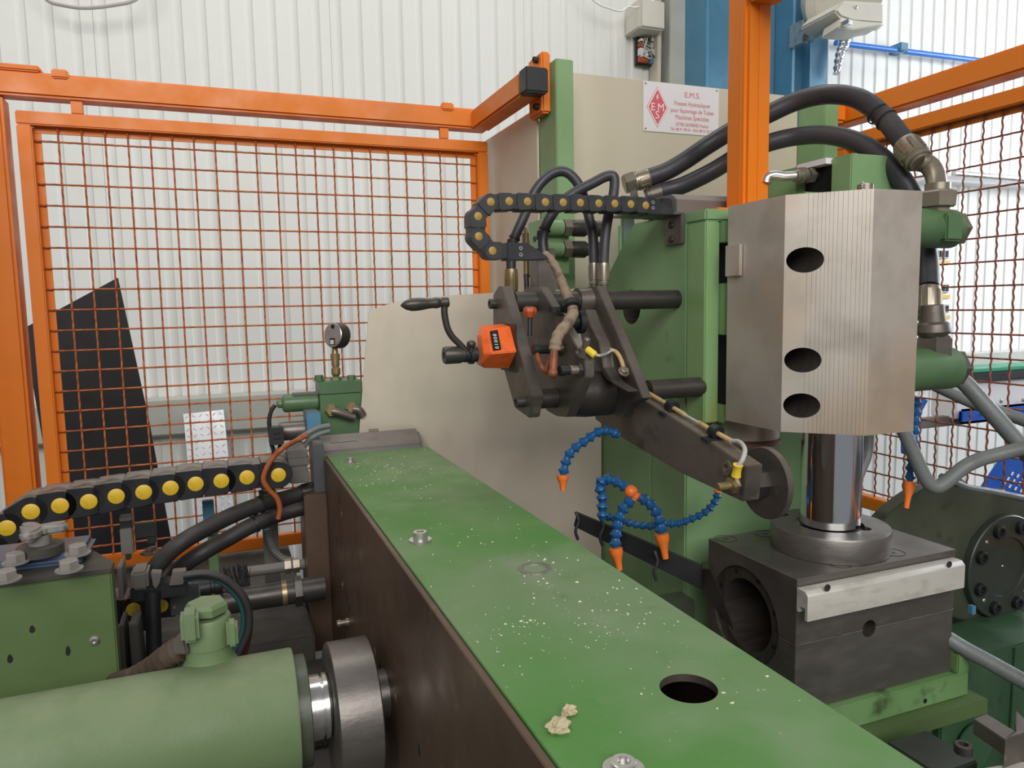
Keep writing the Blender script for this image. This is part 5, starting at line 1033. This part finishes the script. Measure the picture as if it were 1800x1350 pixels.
for i, (pp, r, mm, lab) in enumerate(((((322, 1012), (360, 1008), (395, 1018), (425, 1045), (437, 1075), (436, 1110), (424, 1140), (415, 1160)), .0062, 'rubber_dusty', 'dark looping cable right of the green valve, outer one'),
        (((325, 1018), (365, 1014), (395, 1028), (418, 1052), (428, 1080), (426, 1110), (415, 1140), (408, 1158)), .0045, 'teal', 'teal green looping cable right of the green valve'),
        (((392, 1036), (415, 1045), (432, 1070), (440, 1100), (436, 1130), (428, 1158)), .0038, 'redc', 'thin red looping cable right of the green valve'))):
    m = MB(); m.tube([pY(x, y, 1.2+.01*i) for x, y in pp], r, 10); tag(mk('cable', m, mm, smooth=60), lab, 'cable')
hp = thing('cross_pipe', pY(450, 1055, 1.3), 'thick dark cross pipe with a brass ring entering the beam', 'pipe')
a, b = pY(385, 1056, 1.32), pY(535, 1047, 1.32); m = MB(); m.cyl(V((a.x, 1.32, a.z-.004)), V((.1285+.02, 1.32, a.z-.004)), .021, n=28); mk('pipe', m, 'steel_dark', hp)
q = pY(497, 1050, 1.30).x; m = MB(); m.cyl((q, 1.32, a.z-.004), (q+.008, 1.32, a.z-.004), .0218, n=28); mk('ring', m, 'brass', hp)
q = pY(520, 1050, 1.30).x; m = MB(); m.rev((q, 1.32, a.z-.004), XA, [(0, .027), (.012, .027)], 6); mk('hex_end', m, 'steel_dark', hp, smooth=20)
up2 = thing('thin_cross_pipe', pY(470, 1000, 1.45), 'thinner dusty pipe with fittings above the thick cross pipe', 'pipe')
a = pY(430, 1006, 1.46); m = MB(); m.cyl((a.x, 1.46, a.z), (.17, 1.46, a.z), .010, n=20); mk('pipe', m, 'grey_plastic', up2)
for x in (500, 515): q = pY(x, 1000, 1.46).x; m = MB(); m.rev((q, 1.46, a.z), XA, [(0, .015), (.012, .015)], 6); mk('nut', m, 'nickel', up2, smooth=20)
bs_ = thing('wire_brush', pY(418, 1035, 1.35), 'row of stiff black bristles behind the looping cables', 'brush')
a, b = pY(398, 1025, 1.36), pY(440, 1030, 1.36); m = MB(); m.box(a.x, b.x, 1.358, 1.372, a.z-.02, a.z-.004); mk('holder', m, 'black', bs_, .001)
m = MB()
for k in range(70):
    x = a.x+(b.x-a.x)*rnd.random(); p = V((x, 1.36+.01*rnd.random(), a.z-.005)); m.tube([p, p+V((rnd.gauss(0, .004)-.004, rnd.gauss(0, .003), .028+.008*rnd.random()))], .0006, 4, False)
tag(mk('bristles', m, 'black', bs_, smooth=0, fixn=False), kind='stuff')
gp = thing('green_post', pY(372, 1030, 1.55), 'short green post with a dull blue top behind the two thick hoses', 'post')
pbox(gp, 'post', 364, 935, 388, 1040, 1.52, .04, 'green'); pbox(gp, 'blue_plate', 355, 881, 379, 940, 1.50, .015, 'blueblock')
gk = thing('sheet_bracket', pY(225, 975, 1.5), 'grey folded bracket with a black arm in front of the orange mesh', 'bracket')
pbox(gk, 'upright', 210, 931, 235, 974, 1.42, .01, 'grey_plastic'); pbox(gk, 'top_clip', 209, 909, 233, 931, 1.425, .02, 'black'); pbox(gk, 'clip_lip', 209, 909, 233, 915, 1.42, .004, 'grey_plastic')
pbox(gk, 'arm', 236, 922, 275, 943, 1.43, .012, 'black'); pbox(gk, 'hanging_tab', 258, 943, 275, 955, 1.43, .012, 'black'); pbox(gk, 'foot', 220, 974, 230, 984, 1.42, .02, 'steel_dark')
m = MB()
for k in range(9): m.blob(pD(255+rnd.random()*25, 964+rnd.random()*8, 1.36), .006+.004*rnd.random(), 1, (1.4, 1, .7), .8)
tag(mk('swarf', m, 'brownpipe', smooth=0), 'small heap of dirty swarf beside the grey bracket', 'debris', kind='stuff')
vh = thing('flexible_conduit', pY(480, 950, 1.5), 'flexible dark conduit curving down beside the beam gusset', 'conduit')
m = MB(); m.tube([pY(x, y, 1.52) for x, y in ((470, 930), (474, 950), (482, 968), (498, 982), (515, 985))], lambda t: .0065+.0009*math.sin(t*120), 12, seg=14); mk('conduit', m, 'hose_grey', vh, smooth=60)
m = MB(); a = pY(462, 935, 1.55); m.box(a.x, a.x+.03, 1.55, 1.57, 1.03, pY(470, 862, 1.55).z); mk('support', m, 'grey_plastic', vh, .002)
# wooden-looking cast ribs on the front slab
cb2 = thing('cast_rib', pY(240, 1150, 1.18), 'dark cast ribs standing between green box and upright black pipe', 'casting')
for x0_, x1_ in ((208, 220), (226, 246)):
    a, b = pY(x0_, 1100, 1.2), pY(x1_, 1150, 1.2); m = MB(); m.ext([V((a.x, 1.2, .99)), V((a.x, 1.2, a.z)), V((a.x, 1.26, a.z)), V((a.x, 1.29, .99))], (b.x-a.x, 0, 0)); mk('rib', m, 'table', cb2, .002)
# drop helper-free cleanup: nothing hidden
bpy.context.view_layer.update()
